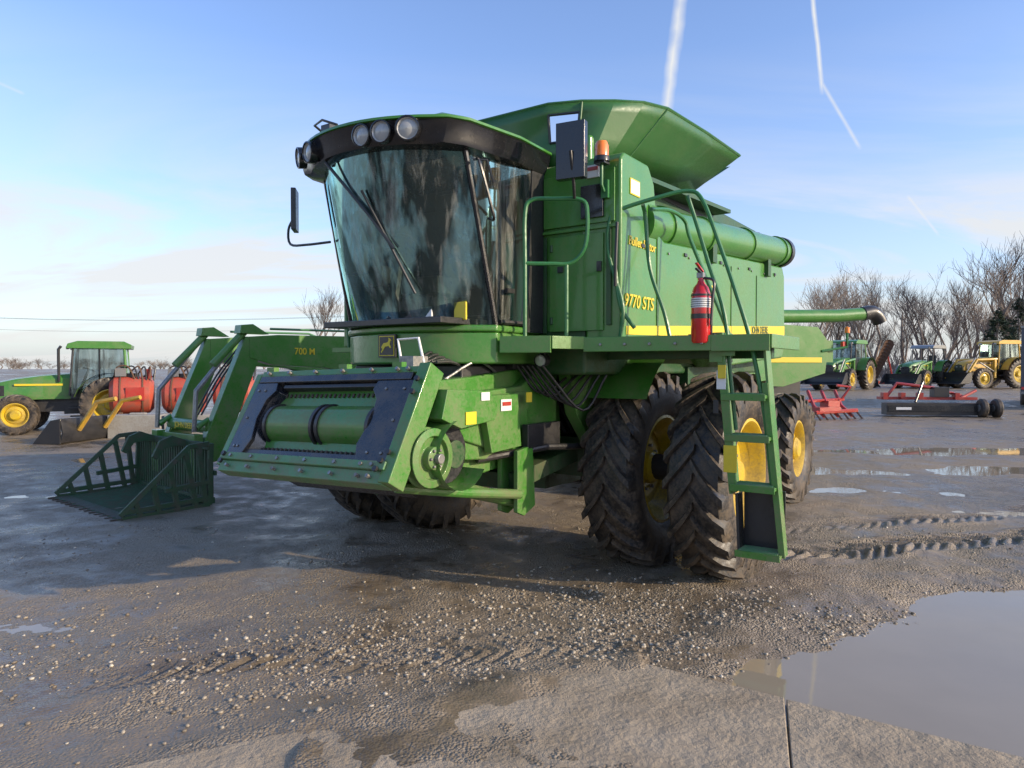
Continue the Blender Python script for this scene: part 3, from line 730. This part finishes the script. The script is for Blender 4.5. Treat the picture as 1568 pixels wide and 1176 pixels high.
# ------------------------------------------------------------------ second combine behind (partly seen)
C2=empty('combine_harvester',(4.75,17.0,H(4.75,17.0)-.03),195)
g=G()
g.prism([(2.0,1.9),(2.0,2.8),(1.4,2.9),(-1.9,2.75),(-2.2,2.4),(-2.1,1.7),(-1,1.4),(1.6,1.5)],-1.4,1.4,'green')
g.prism([(1.2,2.85),(.9,3.3),(-.8,3.3),(-1.1,2.8)],-1.2,1.2,'green_dark')
g.box((-.2,1.41,2.0),(3.6,.01,.12),'yellow_decal'); g.box((1.2,0,1.2),(1.4,1.8,.8),'black'); g.box((-1.5,0,1.2),(.8,1.6,.7),'black')
g.prism([(2.0,1.9),(3.2,1.9),(3.4,3.0),(3.3,3.1),(2.0,3.1)],-.8,.8,'tractor_glass'); g.prism([(1.95,3.1),(3.5,3.1),(3.4,3.25),(1.95,3.28)],-.9,.9,'green')
g.build('hull',C2,.04)
g=G(); g.tube([(.5,1.2,2.95),(-2.5,1.25,3.02),(-3.25,1.28,3.08)],.15,'green',16); g.tube([(-3.2,1.28,3.08),(-3.45,1.28,3.12),(-3.62,1.28,3.02),(-3.70,1.28,2.90)],.165,'black',14,smooth_pts=4); g.lathe([(.06,0),(.06,.12),(.001,.15)],(-2.6,1.5,2.62),(0,0,1),'orange_lens',12); g.box((-2.55,1.45,2.35),(.10,.08,.14),'red_lens'); g.tube([(-2.6,1.5,2.62),(-2.6,1.5,2.3),(-2.0,1.4,2.2)],.03,'green_rail'); g.box((-2.2,1.2,2.2),(.3,.3,.5),'green'); g.build('unloading_auger',C2)
for x,y,me in ((1.5,1.2,TF),(1.5,-1.2,TF),(-1.5,1.0,TTf),(-1.5,-1.0,TTf)): inst(me,'wheel',C2,(x,y,.9 if me is TF else .57),(0,0,0 if y>0 else 180))

# ------------------------------------------------------------------ tractors
def tractor(name,loc,rz,body='green',cab=True,sc=1.0,loader=None,canopy=False,bucket='black',roof=None):
    e=empty(name,loc,rz,sc)
    g=G()
    rows=[]
    for x,w,z0,z1 in ((.65,.42,1.0,1.78),(1.4,.42,1.0,1.72),(2.1,.38,.98,1.62),(2.6,.33,.98,1.50),(2.78,.26,1.02,1.36)):
        rows.append([(x,-w,z0),(x,-w,z1-.16),(x,-w*.8,z1-.04),(x,0,z1),(x,w*.8,z1-.04),(x,w,z1-.16),(x,w,z0)])
    g.sheet(rows,body); g.add(rows[-1],[tuple(range(7))],'black'); g.add(rows[0],[tuple(range(7))],'black')
    g.box((1.6,0,.85),(2.2,.5,.45),'black'); g.box((.1,0,.85),(1.6,.6,.6),'black')
    g.box((2.35,.345,1.25),(.5,.02,.3),'black'); g.box((2.35,-.345,1.25),(.5,.02,.3),'black')
    g.box((2.7,0,1.1),(.12,.56,.34),'black'); g.box((2.76,.13,1.22),(.04,.12,.08),'lens'); g.box((2.76,-.13,1.22),(.04,.12,.08),'lens')
    g.box((1.5,.428,1.42),(1.2,.01,.06),'yellow_decal' if body=='green' else 'black'); g.box((1.5,-.428,1.42),(1.2,.01,.06),'yellow_decal' if body=='green' else 'black')
    for s_ in (1,-1):
        rows=[[(-.35+.95*math.cos(a),s_*.62,.82+.95*math.sin(a)),(-.35+.95*math.cos(a),s_*1.08,.82+.95*math.sin(a))] for a in [R(15+i*14) for i in range(11)]]
        g.sheet(rows,body)
    g.box((2.0,0,.62),(.25,1.2,.18),'black'); g.cyl((-.35,-.8,.82),(-.35,.8,.82),.13,'black')
    g.tube([(1.0,.46,1.5),(1.0,.50,2.2),(1.0,.50,2.45),(.93,.5,2.55)],.04,'black',10)
    g.box((.55,.62,.75),(.4,.25,.04),'black'); g.box((.55,.66,.5),(.3,.2,.04),'black'); g.box((.8,-.55,.8),(.7,.3,.4),'black')
    g.build('body',e,.01)
    g=G()
    if cab or canopy:
        for s_ in (1,-1):
            g.tube([(.72,s_*.62,1.1 if cab else 1.4),(.62,s_*.60,2.5)],.035,'black' if body=='green' else body,6)
            g.tube([(-.75,s_*.66,1.5),(-.70,s_*.62,2.5)],.045,body if cab else 'black',6)
            if cab: g.tube([(-.05,s_*.70,1.1),(-.05,s_*.64,2.5)],.03,'black',6)
        g.prism([(.80,2.48),(.75,2.62),(.5,2.70),(-.7,2.70),(-.9,2.60),(-.88,2.48)],-.70,.70,roof or body)
        g.box((.78,.45,2.50),(.06,.2,.09),'lens'); g.box((.78,-.45,2.50),(.06,.2,.09),'lens')
    if cab:
        g.box((0,0,1.15),(1.4,1.2,.3),'black')
    g.box((-.35,0,1.5),(.45,.5,.14),'seat'); g.box((-.58,0,1.8),(.12,.48,.55),'seat'); g.tube([(.5,0,1.3),(.3,0,1.85)],.04,'black')
    g.lathe([(.17,0),(.19,.02),(.17,.03)],(.28,0,1.85),(-.4,0,1),'black',16)
    g.build('cab',e,.015)
    if cab:
        g=G()
        g.sheet([[(.74,-.6,1.3),(.74,.6,1.3)],[(.63,-.58,2.48),(.63,.58,2.48)]],'tractor_glass')
        g.sheet([[(-.78,-.62,1.6),(-.78,.62,1.6)],[(-.72,-.6,2.48),(-.72,.6,2.48)]],'tractor_glass')
        for s_ in (1,-1):
            g.sheet([[(.70,s_*.63,1.15),(-.04,s_*.70,1.15),(-.74,s_*.67,1.6)],[(.62,s_*.60,2.48),(-.04,s_*.64,2.48),(-.7,s_*.62,2.48)]],'tractor_glass')
        g.build('windows',e)
    for y in (.85,-.85):
        inst(TT,'rear_wheel',e,(-.35,y,.82),(0,0,0 if y>0 else 180)); inst(TTf,'front_wheel',e,(2.0,y*.95,.58),(0,15,0 if y>0 else 180))
    if loader:
        kz,bz=loader
        g=G()
        for s_ in (1,-1):
            g.box((.95,s_*.62,1.1),(.14,.1,1.0),body)
            g.tube([(.85,s_*.62,1.65),(2.2,s_*.62,kz),(3.0,s_*.62,bz+.25)],.075,body,6)
            g.tube([(1.0,s_*.62,.95),(2.0,s_*.62,kz-.15)],.04,'steel',8); g.tube([(2.3,s_*.62,kz+.12),(3.0,s_*.62,bz+.5)],.035,'steel',8)
        g.box((2.5,0,(kz+bz)/2+.1),(.12,1.2,.12),body)
        pr=[(3.05,bz+.62),(2.98,bz+.35),(3.05,bz+.08),(3.2,bz),(3.85,bz-.02),(3.85,bz+.0),(3.2,bz+.03),(3.08,bz+.12),(3.02,bz+.35),(3.08,bz+.62)]
        g.prism(pr,-1.05,1.05,bucket)
        for s_ in (1,-1): g.prism([(3.05,bz+.62),(3.0,bz+.3),(3.1,bz+.05),(3.8,bz),(3.3,bz+.55)],s_*1.03,s_*1.06,bucket)
        g.build('front_loader',e,.008)
    return e
def gz(x,y): return H(x,y)-.03
tractor('farm_tractor',(-11.9,20.5,gz(-11.9,20.5)),205,sc=.95)
t2=tractor('farm_tractor',(20.6,43.5,gz(20.6,43.5)),225,sc=1.12,loader=(1.5,.35))
t3=tractor('farm_tractor',(27.5,47,gz(27.5,47)),215,cab=False,canopy=True,sc=1.05,loader=(1.4,.3),roof='steel')
t4=tractor('backhoe_loader',(31.5,46,gz(31.5,46)),195,body='cat_yellow',sc=1.15,loader=(1.6,.3),bucket='black')
g=G()
g.tube([(-1.3,0,.9),(-2.1,0,2.0),(-1.9,0,2.3)],.12,'cat_yellow',6); g.tube([(-1.9,0,2.3),(-2.6,0,1.3)],.09,'cat_yellow',6); g.prism([(-2.5,1.3),(-2.9,1.1),(-2.7,.8),(-2.4,.9)],-.25,.25,'black'); g.box((-1.3,0,.7),(.2,1.6,.4),'cat_yellow')
g.build('backhoe_arm',t4,.01)
F2=Vector((-.654,-.756)); W2=Vector((.756,-.654)); P0=Vector((-5.45,9.07))
ang2=math.degrees(math.atan2(F2.y,F2.x))
tp=P0-F2*6.9
tractor('loader_tractor',(tp.x,tp.y,0),ang2,sc=1.1)
LE=empty('grapple_bucket_loader',(P0.x,P0.y,0),ang2)
g=G()
dz=-.20; dx=-.14
for s_ in (1,-1):
    y=s_*.58
    def S(pl): return [(a+dx*(b_>1.4),b_+dz*(b_>1.4)) for a,b_ in pl]
    g.prism(S([(-1.75,2.46),(-1.75,2.16),(-2.1,2.06),(-3.0,2.02),(-5.2,1.65),(-5.2,2.0),(-3.4,2.52),(-2.2,2.50)]),y-.08,y+.08,'green')
    g.prism(S([(-1.70,2.46),(-2.02,2.46),(-1.48,.55),(-1.20,.50),(-1.14,.62)]),y-.07,y+.07,'green')
    g.tube([(-1.72+dx,y+.0,2.54+dz),(-1.15,y,1.5),(-1.12,y,.95)],.035,'steel',8); g.tube([(-1.72+dx,y,2.54+dz),(-1.38,y,1.85)],.055,'green',10)
    g.prism(S([(-1.60,2.50),(-1.62,2.62),(-1.80,2.64),(-2.05,2.50)]),y-.09,y+.09,'green')
    g.tube([(-4.8,y,1.3),(-3.0,y,1.95)],.055,'green',10)
    g.tube([(-2.2,y+.09,2.38),(-3.6,y+.09,2.40),(-4.6,y+.09,2.1)],.02,'green_rail',6)
    g.box((-1.14,y,.62),(.12,.18,.6),'green'); g.box((-4.9,y,1.4),(.3,.16,1.0),'green')
    g.tube([(-1.15,y,1.0),(-1.3,y,1.1),(-1.33,y,.95)],.05,'green')
g.cyl((-1.35,-.6,1.0),(-1.35,.6,1.0),.09,'green',16); g.box((-3.0,0,2.05),(.14,1.1,.14),'green'); g.box((-1.18,0,.85),(.06,1.3,.10),'green')
for k in range(3): g.tube([(-2.0,.3-k*.1,2.1),(-1.7,.25-k*.1,1.7),(-1.4,.2-k*.1,1.15)],.015,'black',6,smooth_pts=4)
g.build('boom',LE,.008)
text('700 M','boom_lettering',LE,(-2.6,.665,2.02),.14,'yellow_decal','left'); text('JOHN DEERE','crossbar_lettering',LE,(-1.25,-.3,.97),.11,'yellow_decal','front')
g=G()
nt_=30
for i in range(nt_+1):
    y=-1.12+2.24*i/nt_
    g.box((-1.09,y,.44),(.035,.042,.72),'bucket_green'); g.tube([(0.05,y,.02),(-.5,y,.03),(-.88,y,.05),(-1.06,y,.10)],.018,'bucket_green',6)
g.box((-.06,0,.02),(.16,2.3,.03),'mud'); g.box((-1.07,0,.80),(.08,2.3,.08),'bucket_green'); g.box((-1.13,0,.45),(.04,2.3,.06),'bucket_green'); g.box((-.55,0,.0),(.06,2.28,.04),'mud'); g.box((-1.08,0,.10),(.08,2.3,.08),'bucket_green')
g.sheet([[(-.1,-1.12,.012),(-.1,1.12,.012)],[(-1.05,-1.12,.03),(-1.05,1.12,.03)]],'mud')
for i in range(14):
    y=-1.1+2.2*i/13; g.box((.06,y,.025),(.12,.045,.025),'mud')
for s_ in (1,-1):
    y=s_*1.13
    for a,b_ in (((.0,.03),(-1.05,.05)),((-1.05,.05),(-1.08,.84)),((-1.05,.84),(-.80,.82)),((-.80,.82),(.02,.07)),((-.35,.42),(-.42,.05)),((-.55,.6),(-.65,.05)),((-.75,.75),(-.88,.05)),((-.15,.2),(-.2,.05)),((-.92,.80),(-1.0,.05)),((-.5,.3),(-1.05,.35)),((-.02,.10),(-1.05,.14))):
        p0=Vector((a[0],y,a[1])); p1=Vector((b_[0],y,b_[1])); g.tube([p0,p1],.040,'bucket_green',4)
for y in (-.5,.5):
    g.prism([(-1.05,.84),(-.85,.92),(-.70,.86),(-.60,.66),(-.66,.62),(-.76,.76),(-.90,.78),(-1.05,.76)],y-.03,y+.03,'bucket_green')
g.build('rock_bucket',LE,.003)

# ------------------------------------------------------------------ left: red tanks, blocks
for i,(x,y,rz) in enumerate(((-10.7,20.0,25),(-9.35,20.3,15),(-8.1,20.8,10))):
    e=empty('sprayer_tank',(x,y,gz(x,y)),rz,.92); g=G()
    g.lathe([(.001,-.62),(.42,-.60),(.55,-.48),(.58,-.2),(.58,.2),(.55,.48),(.42,.60),(.001,.62)],(0,0,1.15),(1,0,0),'orange_tank',24)
    for xx in (-.3,.3): g.lathe([(.595,-.02),(.595,.02)],(xx,0,1.15),(1,0,0),'rust',24); g.box((xx,0,.5),(.1,1.1,.3),'rust')
    g.cyl((0,0,1.7),(0,0,1.82),.2,'black'); g.box((0,0,.32),(1.6,.9,.1),'rust'); g.box((.1,-.5,1.2),(.5,.2,.4),'red')
    for k in range(6): g.tube([(-.5+k*.2,.1,1.7),(-.4+k*.2,-.1,2.0-.05*k),(-.1+k*.15,-.2,2.02),(.1+k*.1,-.3,1.6)],.025,'black' if k%2 else 'rust',6,smooth_pts=4)
    g.cyl((.45,-.1,1.65),(.45,-.1,1.95),.09,'red',12); g.box((-.3,-.1,1.85),(.3,.2,.25),'steel')
    for xx in (-.6,.6):
        for yy in (-.4,.4): g.cyl((xx,yy,0),(xx,yy,.35),.05,'rust',8)
    g.build('tank',e,.004)
for i in range(2):
    x,y=-9.75+i*1.35,18.5+i*.2
    e=empty('concrete_block',(x,y,gz(x,y)),8); g=G(); g.box((0,0,.31),(1.3,.6,.62),'conc_block'); g.box((0,0,.64),(.4,.18,.05),'conc_block'); g.build('block',e,.03)
e=empty('loader_attachment',(-10.5,17.6,gz(-10.5,17.6)),170,.85); g=G()
pr=[(.0,.75),(-.1,.35),(.0,.08),(.15,0),(.95,-.0),(.95,.03),(.15,.05),(.04,.12),(-.04,.35),(.05,.75)]
g.prism(pr,-1.05,1.05,'black'); 
for s_ in (1,-1): g.prism([(0,.75),(0,.05),(.9,.02),(.3,.7)],s_*1.03,s_*1.07,'black')
g.tube([(-.1,.5,.4),(-.7,.5,1.2),(-1.3,.5,1.3)],.07,'cat_yellow',6); g.tube([(-.1,-.5,.4),(-.7,-.5,1.2),(-1.3,-.5,1.3)],.07,'cat_yellow',6)
g.build('bucket',e,.006)

# ------------------------------------------------------------------ right implements
e=empty('rotary_cutter_implement',(14.9,25.3,gz(14.9,25.3)),-8); g=G()
g.box((0,-.6,.28),(3.5,.5,.42),'black'); g.box((0,-.86,.3),(3.4,.02,.2),'black_gloss'); g.box((0,.3,.62),(3.2,.5,.1),'red')
g.tube([(-1.4,.3,.6),(-1.0,.3,1.15),(.2,.3,1.0),(1.2,.3,.7)],.06,'red',6); g.tube([(-.6,-.3,.5),(-.2,.1,1.2)],.04,'black'); g.box((.4,.2,.85),(.5,.4,.35),'black')
for x in (1.3,1.75): g.lathe([(.001,-.1),(.28,-.1),(.33,-.05),(.33,.05),(.28,.1),(.001,.1)],(x,-.9,.33),(1,0,0),'rubber',20); g.cyl((x-.12,-.9,.33),(x-.08,-.9,.33),.12,'steel',12)
for x in (-1.5,-.9,-.3,.9): g.box((x,.1,.7),(.15,.3,.25),'red')
g.box((-1.2,-.875,.3),(.5,.01,.09),'white'); g.tube([(1.0,.1,.6),(1.7,.4,.9)],.05,'red')
g.build('frame',e,.01)
e=empty('tillage_implement',(10.9,24.5,gz(10.9,24.5)),20); g=G()
for x in (-.6,0,.6): g.tube([(x,-.5,.12),(x,.0,.45),(x+.2,.5,.95)],.06,'red',6)
g.tube([(-.9,-.4,.25),(.9,-.4,.3)],.07,'red',6); g.tube([(-.9,.2,.6),(.9,.2,.65)],.06,'red',6); g.tube([(.8,.2,.65),(1.0,0,1.1),(.5,.1,1.15)],.05,'red',6)
for k in range(7): g.tube([(-.9+k*.3,-.4,.25),(-.95+k*.3,-.7,.02)],.03,'rust',5)
g.box((.2,.1,.5),(.5,.4,.25),'red'); g.box((-.3,-.2,.35),(.9,.5,.15),'red'); g.build('frame',e)
e=empty('disc_harrow',(26.7,50.5,gz(26.7,50.5)),10); g=G()
for k in range(12):
    g.lathe([(.34,0),(.30,.04),(.1,.08),(.001,.08)],(-1.2+k*.12,0,.6+k*.22),(.3,1,0),'rust',14)
g.tube([(-1.3,.1,.3),(.2,.1,3.2)],.06,'black',6); g.tube([(.6,.1,.2),(.0,.1,2.6)],.06,'red',6); g.box((0,.1,.3),(2.6,.2,.2),'red')
g.build('discs',e)
for (x,y,rz,c) in ((23.0,52,10,'red'),(34.5,52,60,'green'),(14.0,42,0,'rust'),(17.3,55,20,'cat_yellow'),(37,50,10,'black'),(24,48,70,'black'),(16.5,47,40,'green')):
    e=empty('farm_implement',(x,y,gz(x,y)),rz); g=G()
    for k in range(5): g.tube([(-1.6+k*.8,-.6,.1),(-1.6+k*.8,0,.7),(-1.6+k*.8,.6,.5)],.05,c,5)
    g.tube([(-1.9,0,.7),(1.9,0,.75)],.08,c,6); g.tube([(-1.9,.6,.5),(1.9,.6,.5)],.06,c,6); g.tube([(0,.2,.7),(.3,0,1.3),(.9,.2,.8)],.05,'black',6)
    for xx in (-1.2,1.2): g.lathe([(.001,-.1),(.3,-.1),(.36,0),(.3,.1),(.001,.1)],(xx,-.2,.36),(1,0,0),'rubber',16)
    g.build('frame',e)
e=empty('box_trailer',(19.35,27.0,gz(19.35,27)),-36); g=G()
g.box((1.2,2.4,1.85),(2.4,4.8,2.5),'trailer_grey'); g.box((1.2,-.02,3.12),(2.44,.04,.08),'steel'); g.box((1.2,-.02,.62),(2.44,.04,.10),'steel'); g.box((.6,-.03,1.8),(.04,.03,2.2),'steel'); g.box((1.8,-.03,1.8),(.04,.03,2.2),'steel')
for y in (2.2,3.2):
    for x in (.1,2.3): g.lathe([(.001,-.12),(.33,-.12),(.40,-.06),(.40,.06),(.33,.12),(.001,.12)],(x,y,.40),(1,0,0),'rubber',20)
g.box((.1,-.04,.8),(.15,.03,.10),'red_lens'); g.build('body',e,.01)
# ------------------------------------------------------------------ trees
def bare_tree_mesh(name,seed,Ht=12,levels=5,spread=1.0):
    rnd=random.Random(seed); g=G()
    def br(p,d,L,r,lev):
        n=3; pts=[p]; q=p; dd=d
        for i in range(n):
            dd=(dd+Vector((rnd.uniform(-1,1),rnd.uniform(-1,1),rnd.uniform(-.4,.8)))*.13).normalized(); q=q+dd*L/n; pts.append(q)
        g.tube(pts,[r,r*.86,r*.72,r*.55],'bark',6 if lev>3 else 3,cap=False)
        if lev<=0: return
        k=rnd.choice((3,4)) if lev>1 else rnd.choice((3,4,5))
        for i in range(k):
            t=rnd.uniform(.45,1.0) if i else 1.0
            idx=min(n,int(t*n)); o=pts[idx]
            ax=Vector((rnd.uniform(-1,1),rnd.uniform(-1,1),rnd.uniform(-.1,.9))).normalized()
            nd=(dd*.9+ax*rnd.uniform(.45,.85)*spread).normalized()
            br(o,nd,L*rnd.uniform(.60,.82),max(.011,r*rnd.uniform(.42,.6)),lev-1)
    br(Vector((0,0,-.3)),Vector((0,0,1)),Ht*.30,Ht*.016,levels)
    me=g.build(name,mesh_only=True,recalc=False)
    hz=max(v[2] for v in g.v); 
    k=Ht/hz
    me.transform(Matrix.Scale(k,4)); return me
TM=[bare_tree_mesh('bare_tree_mesh_%d'%i,20+i,12,5) for i in range(4)]
dt=empty('distant_tree_line',(0,0,0))
rnd=random.Random(5)
for i in range(40):
    u=.36+.5*(i+rnd.uniform(0,1))/40; d=rnd.uniform(88,135); x=u*d; y=d
    px=784+1087*u
    s=rnd.uniform(.72,1.15)*(d/100)*1.2
    if px<1250: s*=.62
    if 1340<px<1380: s*=.75
    if px>1500: s*=1.2
    inst(rnd.choice(TM),'bare_tree_part_%d'%i,dt,(x,y,gz(x,y)),(0,0,rnd.uniform(0,360)),s)
for i in range(130):
    u=rnd.uniform(-.95,-.15); d=rnd.uniform(330,420); s=rnd.uniform(.35,.75); inst(rnd.choice(TM),'far_tree_part_%d'%i,dt,(u*d,d,gz(u*d,d)-1.5),(0,0,rnd.uniform(0,360)),(s*2.2,s*2.2,s))
for (x,y,s) in ((-18.5,68,.80),):
    o=inst(TM[1],'bare_tree',None,(x,y,gz(x,y)),(0,0,40),s)
o=inst(TM[2],'bare_tree',None,(47.5,62,gz(47.5,62)),(0,0,100),1.1)
g=G(); rb=random.Random(9)
for i in range(1700):
    u=rb.uniform(.37,.85); d=rb.uniform(80,120); x=u*d
    p0=Vector((x,d,.4)); dr=Vector((rb.uniform(-.5,.5),rb.uniform(-.5,.5),1)); L=rb.uniform(1.0,3.8)
    g.tube([p0,p0+dr*L*.5+Vector((rb.uniform(-.3,.3),0,0)),p0+dr*L],[.06,.045,.025],'bark',3,cap=False)
g.build('brush_thicket',recalc=False)
def conifer(name,x,y,h,seed):
    rn=random.Random(seed); g=G(); g.tube([(0,0,0),(0,0,h)],[.16,.03],'bark',6)
    vs=[];fs=[]
    cl=[(rn.uniform(.1,.97),rn.uniform(0,6.28),rn.uniform(.5,1.15)) for _ in range(70)]
    for i in range(3600):
        t,a,ro=rn.choice(cl); rr=(1-t)**.8*h*.42*ro+.15
        q=rr*rn.uniform(.25,1.0); aa=a+rn.gauss(0,.16); z=h*(.06+.94*t)-q*.15+rn.gauss(0,.14)
        c=Vector((q*math.cos(aa),q*math.sin(aa),z)); s=rn.uniform(.10,.24)
        e1=Vector((rn.uniform(-1,1),rn.uniform(-1,1),rn.uniform(-.3,.6)))*s; e2=Vector((rn.uniform(-1,1),rn.uniform(-1,1),rn.uniform(-.4,.4)))*s*.5
        k=len(vs); vs+=[c-e1-e2,c-e1+e2,c+e1]; fs.append((k,k+1,k+2))
    g.add(vs,fs,'evergreen'); o=g.build(name,recalc=False); o.location=(x,y,gz(x,y)); return o
conifer('pine_tree',43.0,63,6.6,1); conifer('pine_tree',45.6,64,7.6,2); conifer('pine_tree',31.5,66,4.0,3)
e=empty('power_line',(0,0,0)); g=G()
for k,(z,yo) in enumerate(((9.2,0),(9.2,1.2),(7.6,.5))):
    pts=[(-95+i*10,95+yo+i*1.0,z+.6-1.2*math.sin(math.pi*((i%8)/8))) for i in range(9)]
    g.tube(pts,.02,'black',4)
for i in (0,8):
    x,y=-95+i*10,95.5+i; g.tube([(x,y,0),(x,y,9.8)],.16,'bark',8); g.box((x,y,9.3),(.15,2.2,.15),'bark')
g.build('cables',e)
# ------------------------------------------------------------------ world / light
sun_dir=Vector((.93,-.34,.0)).normalized(); el=R(18); sd=Vector((sun_dir.x*math.cos(el),sun_dir.y*math.cos(el),math.sin(el)))
L=bpy.data.lights.new('sun','SUN'); L.energy=5.0; L.angle=R(.6); L.color=(1,.82,.58)
lo=bpy.data.objects.new('sun',L); scene.collection.objects.link(lo); lo.rotation_euler=sd.to_track_quat('Z','Y').to_euler()
w=bpy.data.worlds.new('World'); scene.world=w; w.use_nodes=True; nt=w.node_tree; nt.nodes.clear()
out=N(nt,'ShaderNodeOutputWorld'); bg=N(nt,'ShaderNodeBackground'); nt.links.new(bg.outputs[0],out.inputs[0])
sky=N(nt,'ShaderNodeTexSky',sky_type='NISHITA'); sky.sun_disc=False; sky.sun_elevation=el; sky.sun_rotation=math.atan2(sd.x,sd.y); sky.air_density=1.0; sky.dust_density=1.0; sky.ozone_density=1.4
bg.inputs['Strength'].default_value=.12
tc=N(nt,'ShaderNodeTexCoord'); D_=tc.outputs['Generated']
sp=N(nt,'ShaderNodeSeparateXYZ'); nt.links.new(D_,sp.inputs[0])
zc=math_(nt,'ADD',math_(nt,'MAXIMUM',sp.outputs['Z'],0),.12)
cx=math_(nt,'DIVIDE',sp.outputs['X'],zc); cy=math_(nt,'DIVIDE',sp.outputs['Y'],zc)
cb=N(nt,'ShaderNodeCombineXYZ'); nt.links.new(math_(nt,'MULTIPLY',cx,.5),cb.inputs[0]); nt.links.new(math_(nt,'MULTIPLY',cy,1.2),cb.inputs[1]); cb.inputs[2].default_value=3.7
cn=noise(nt,cb.outputs[0],.75,7,.58,.9)
cm=ramp(nt,cn,[(.43,0),(.58,1)])
elev=ramp(nt,sp.outputs['Z'],[(.0,.7),(.06,1),(.17,1),(.25,.35),(.40,0)])
cm=math_(nt,'MULTIPLY',cm,elev)
haze=ramp(nt,sp.outputs['Z'],[(0,.85),(.05,.50),(.14,.22),(.35,0)])
NA=noise(nt,D_,14,3,.6); NB=noise(nt,D_,30,3)
brr=math_(nt,'MULTIPLY',math_(nt,'ADD',NB,.1),1.2)
def trail(u0,v0,u1,v1,wd,st,a=2.2):
    d0=Vector(((u0-784)/1087,1,(565-v0)/1087)).normalized(); d1=Vector(((u1-784)/1087,1,(565-v1)/1087)).normalized()
    n_=d0.cross(d1).normalized(); mid=(d0+d1).normalized(); half=math.cos(d0.angle(d1)/2)
    vm=N(nt,'ShaderNodeVectorMath',operation='DOT_PRODUCT'); nt.links.new(D_,vm.inputs[0]); vm.inputs[1].default_value=n_
    vl=N(nt,'ShaderNodeVectorMath',operation='DOT_PRODUCT'); nt.links.new(D_,vl.inputs[0]); vl.inputs[1].default_value=mid
    off=math_(nt,'MULTIPLY',math_(nt,'SUBTRACT',NA,.5),wd*a)
    dd=math_(nt,'ABSOLUTE',math_(nt,'ADD',vm.outputs['Value'],off))
    m_=math_(nt,'SUBTRACT',1,math_(nt,'DIVIDE',dd,wd),clamp=True)
    ends=math_(nt,'DIVIDE',math_(nt,'SUBTRACT',vl.outputs['Value'],half),(1-half)*.35,clamp=True)
    return math_(nt,'MULTIPLY',math_(nt,'MULTIPLY',math_(nt,'MULTIPLY',m_,ends),brr),st,clamp=True)
tr=trail(1050,-60,1014,200,.0095,1.15,1.3)
for a in ((1232,-60,1256,150,.0034,1.2,1.0),(1248,120,1315,232,.0030,.8,1.0),(1385,300,1436,362,.0022,.8,1.0),(-20,120,45,148,.0025,.4,1.0)):
    tr=math_(nt,'MAXIMUM',tr,trail(*a))
skyc=mixc(nt,1.0,sky.outputs[0],(1.95,2.05,2.55),'MULTIPLY')
colr=mixc(nt,haze,skyc,(5.4,5.8,6.2))
colr=mixc(nt,math_(nt,'MULTIPLY',cm,.85),colr,(7.1,7.05,6.95))
colr=mixc(nt,tr,colr,(7.2,7.3,7.4))
nt.links.new(colr,bg.inputs['Color'])
# camera
cam=bpy.data.cameras.new('camera'); co=bpy.data.objects.new('camera',cam); scene.collection.objects.link(co); scene.camera=co
cam.sensor_width=36; cam.lens=36*1087/1568; cam.clip_end=5000; cam.clip_start=.05
co.location=(0,0,1.8); co.rotation_euler=(R(90-1.21),0,0)
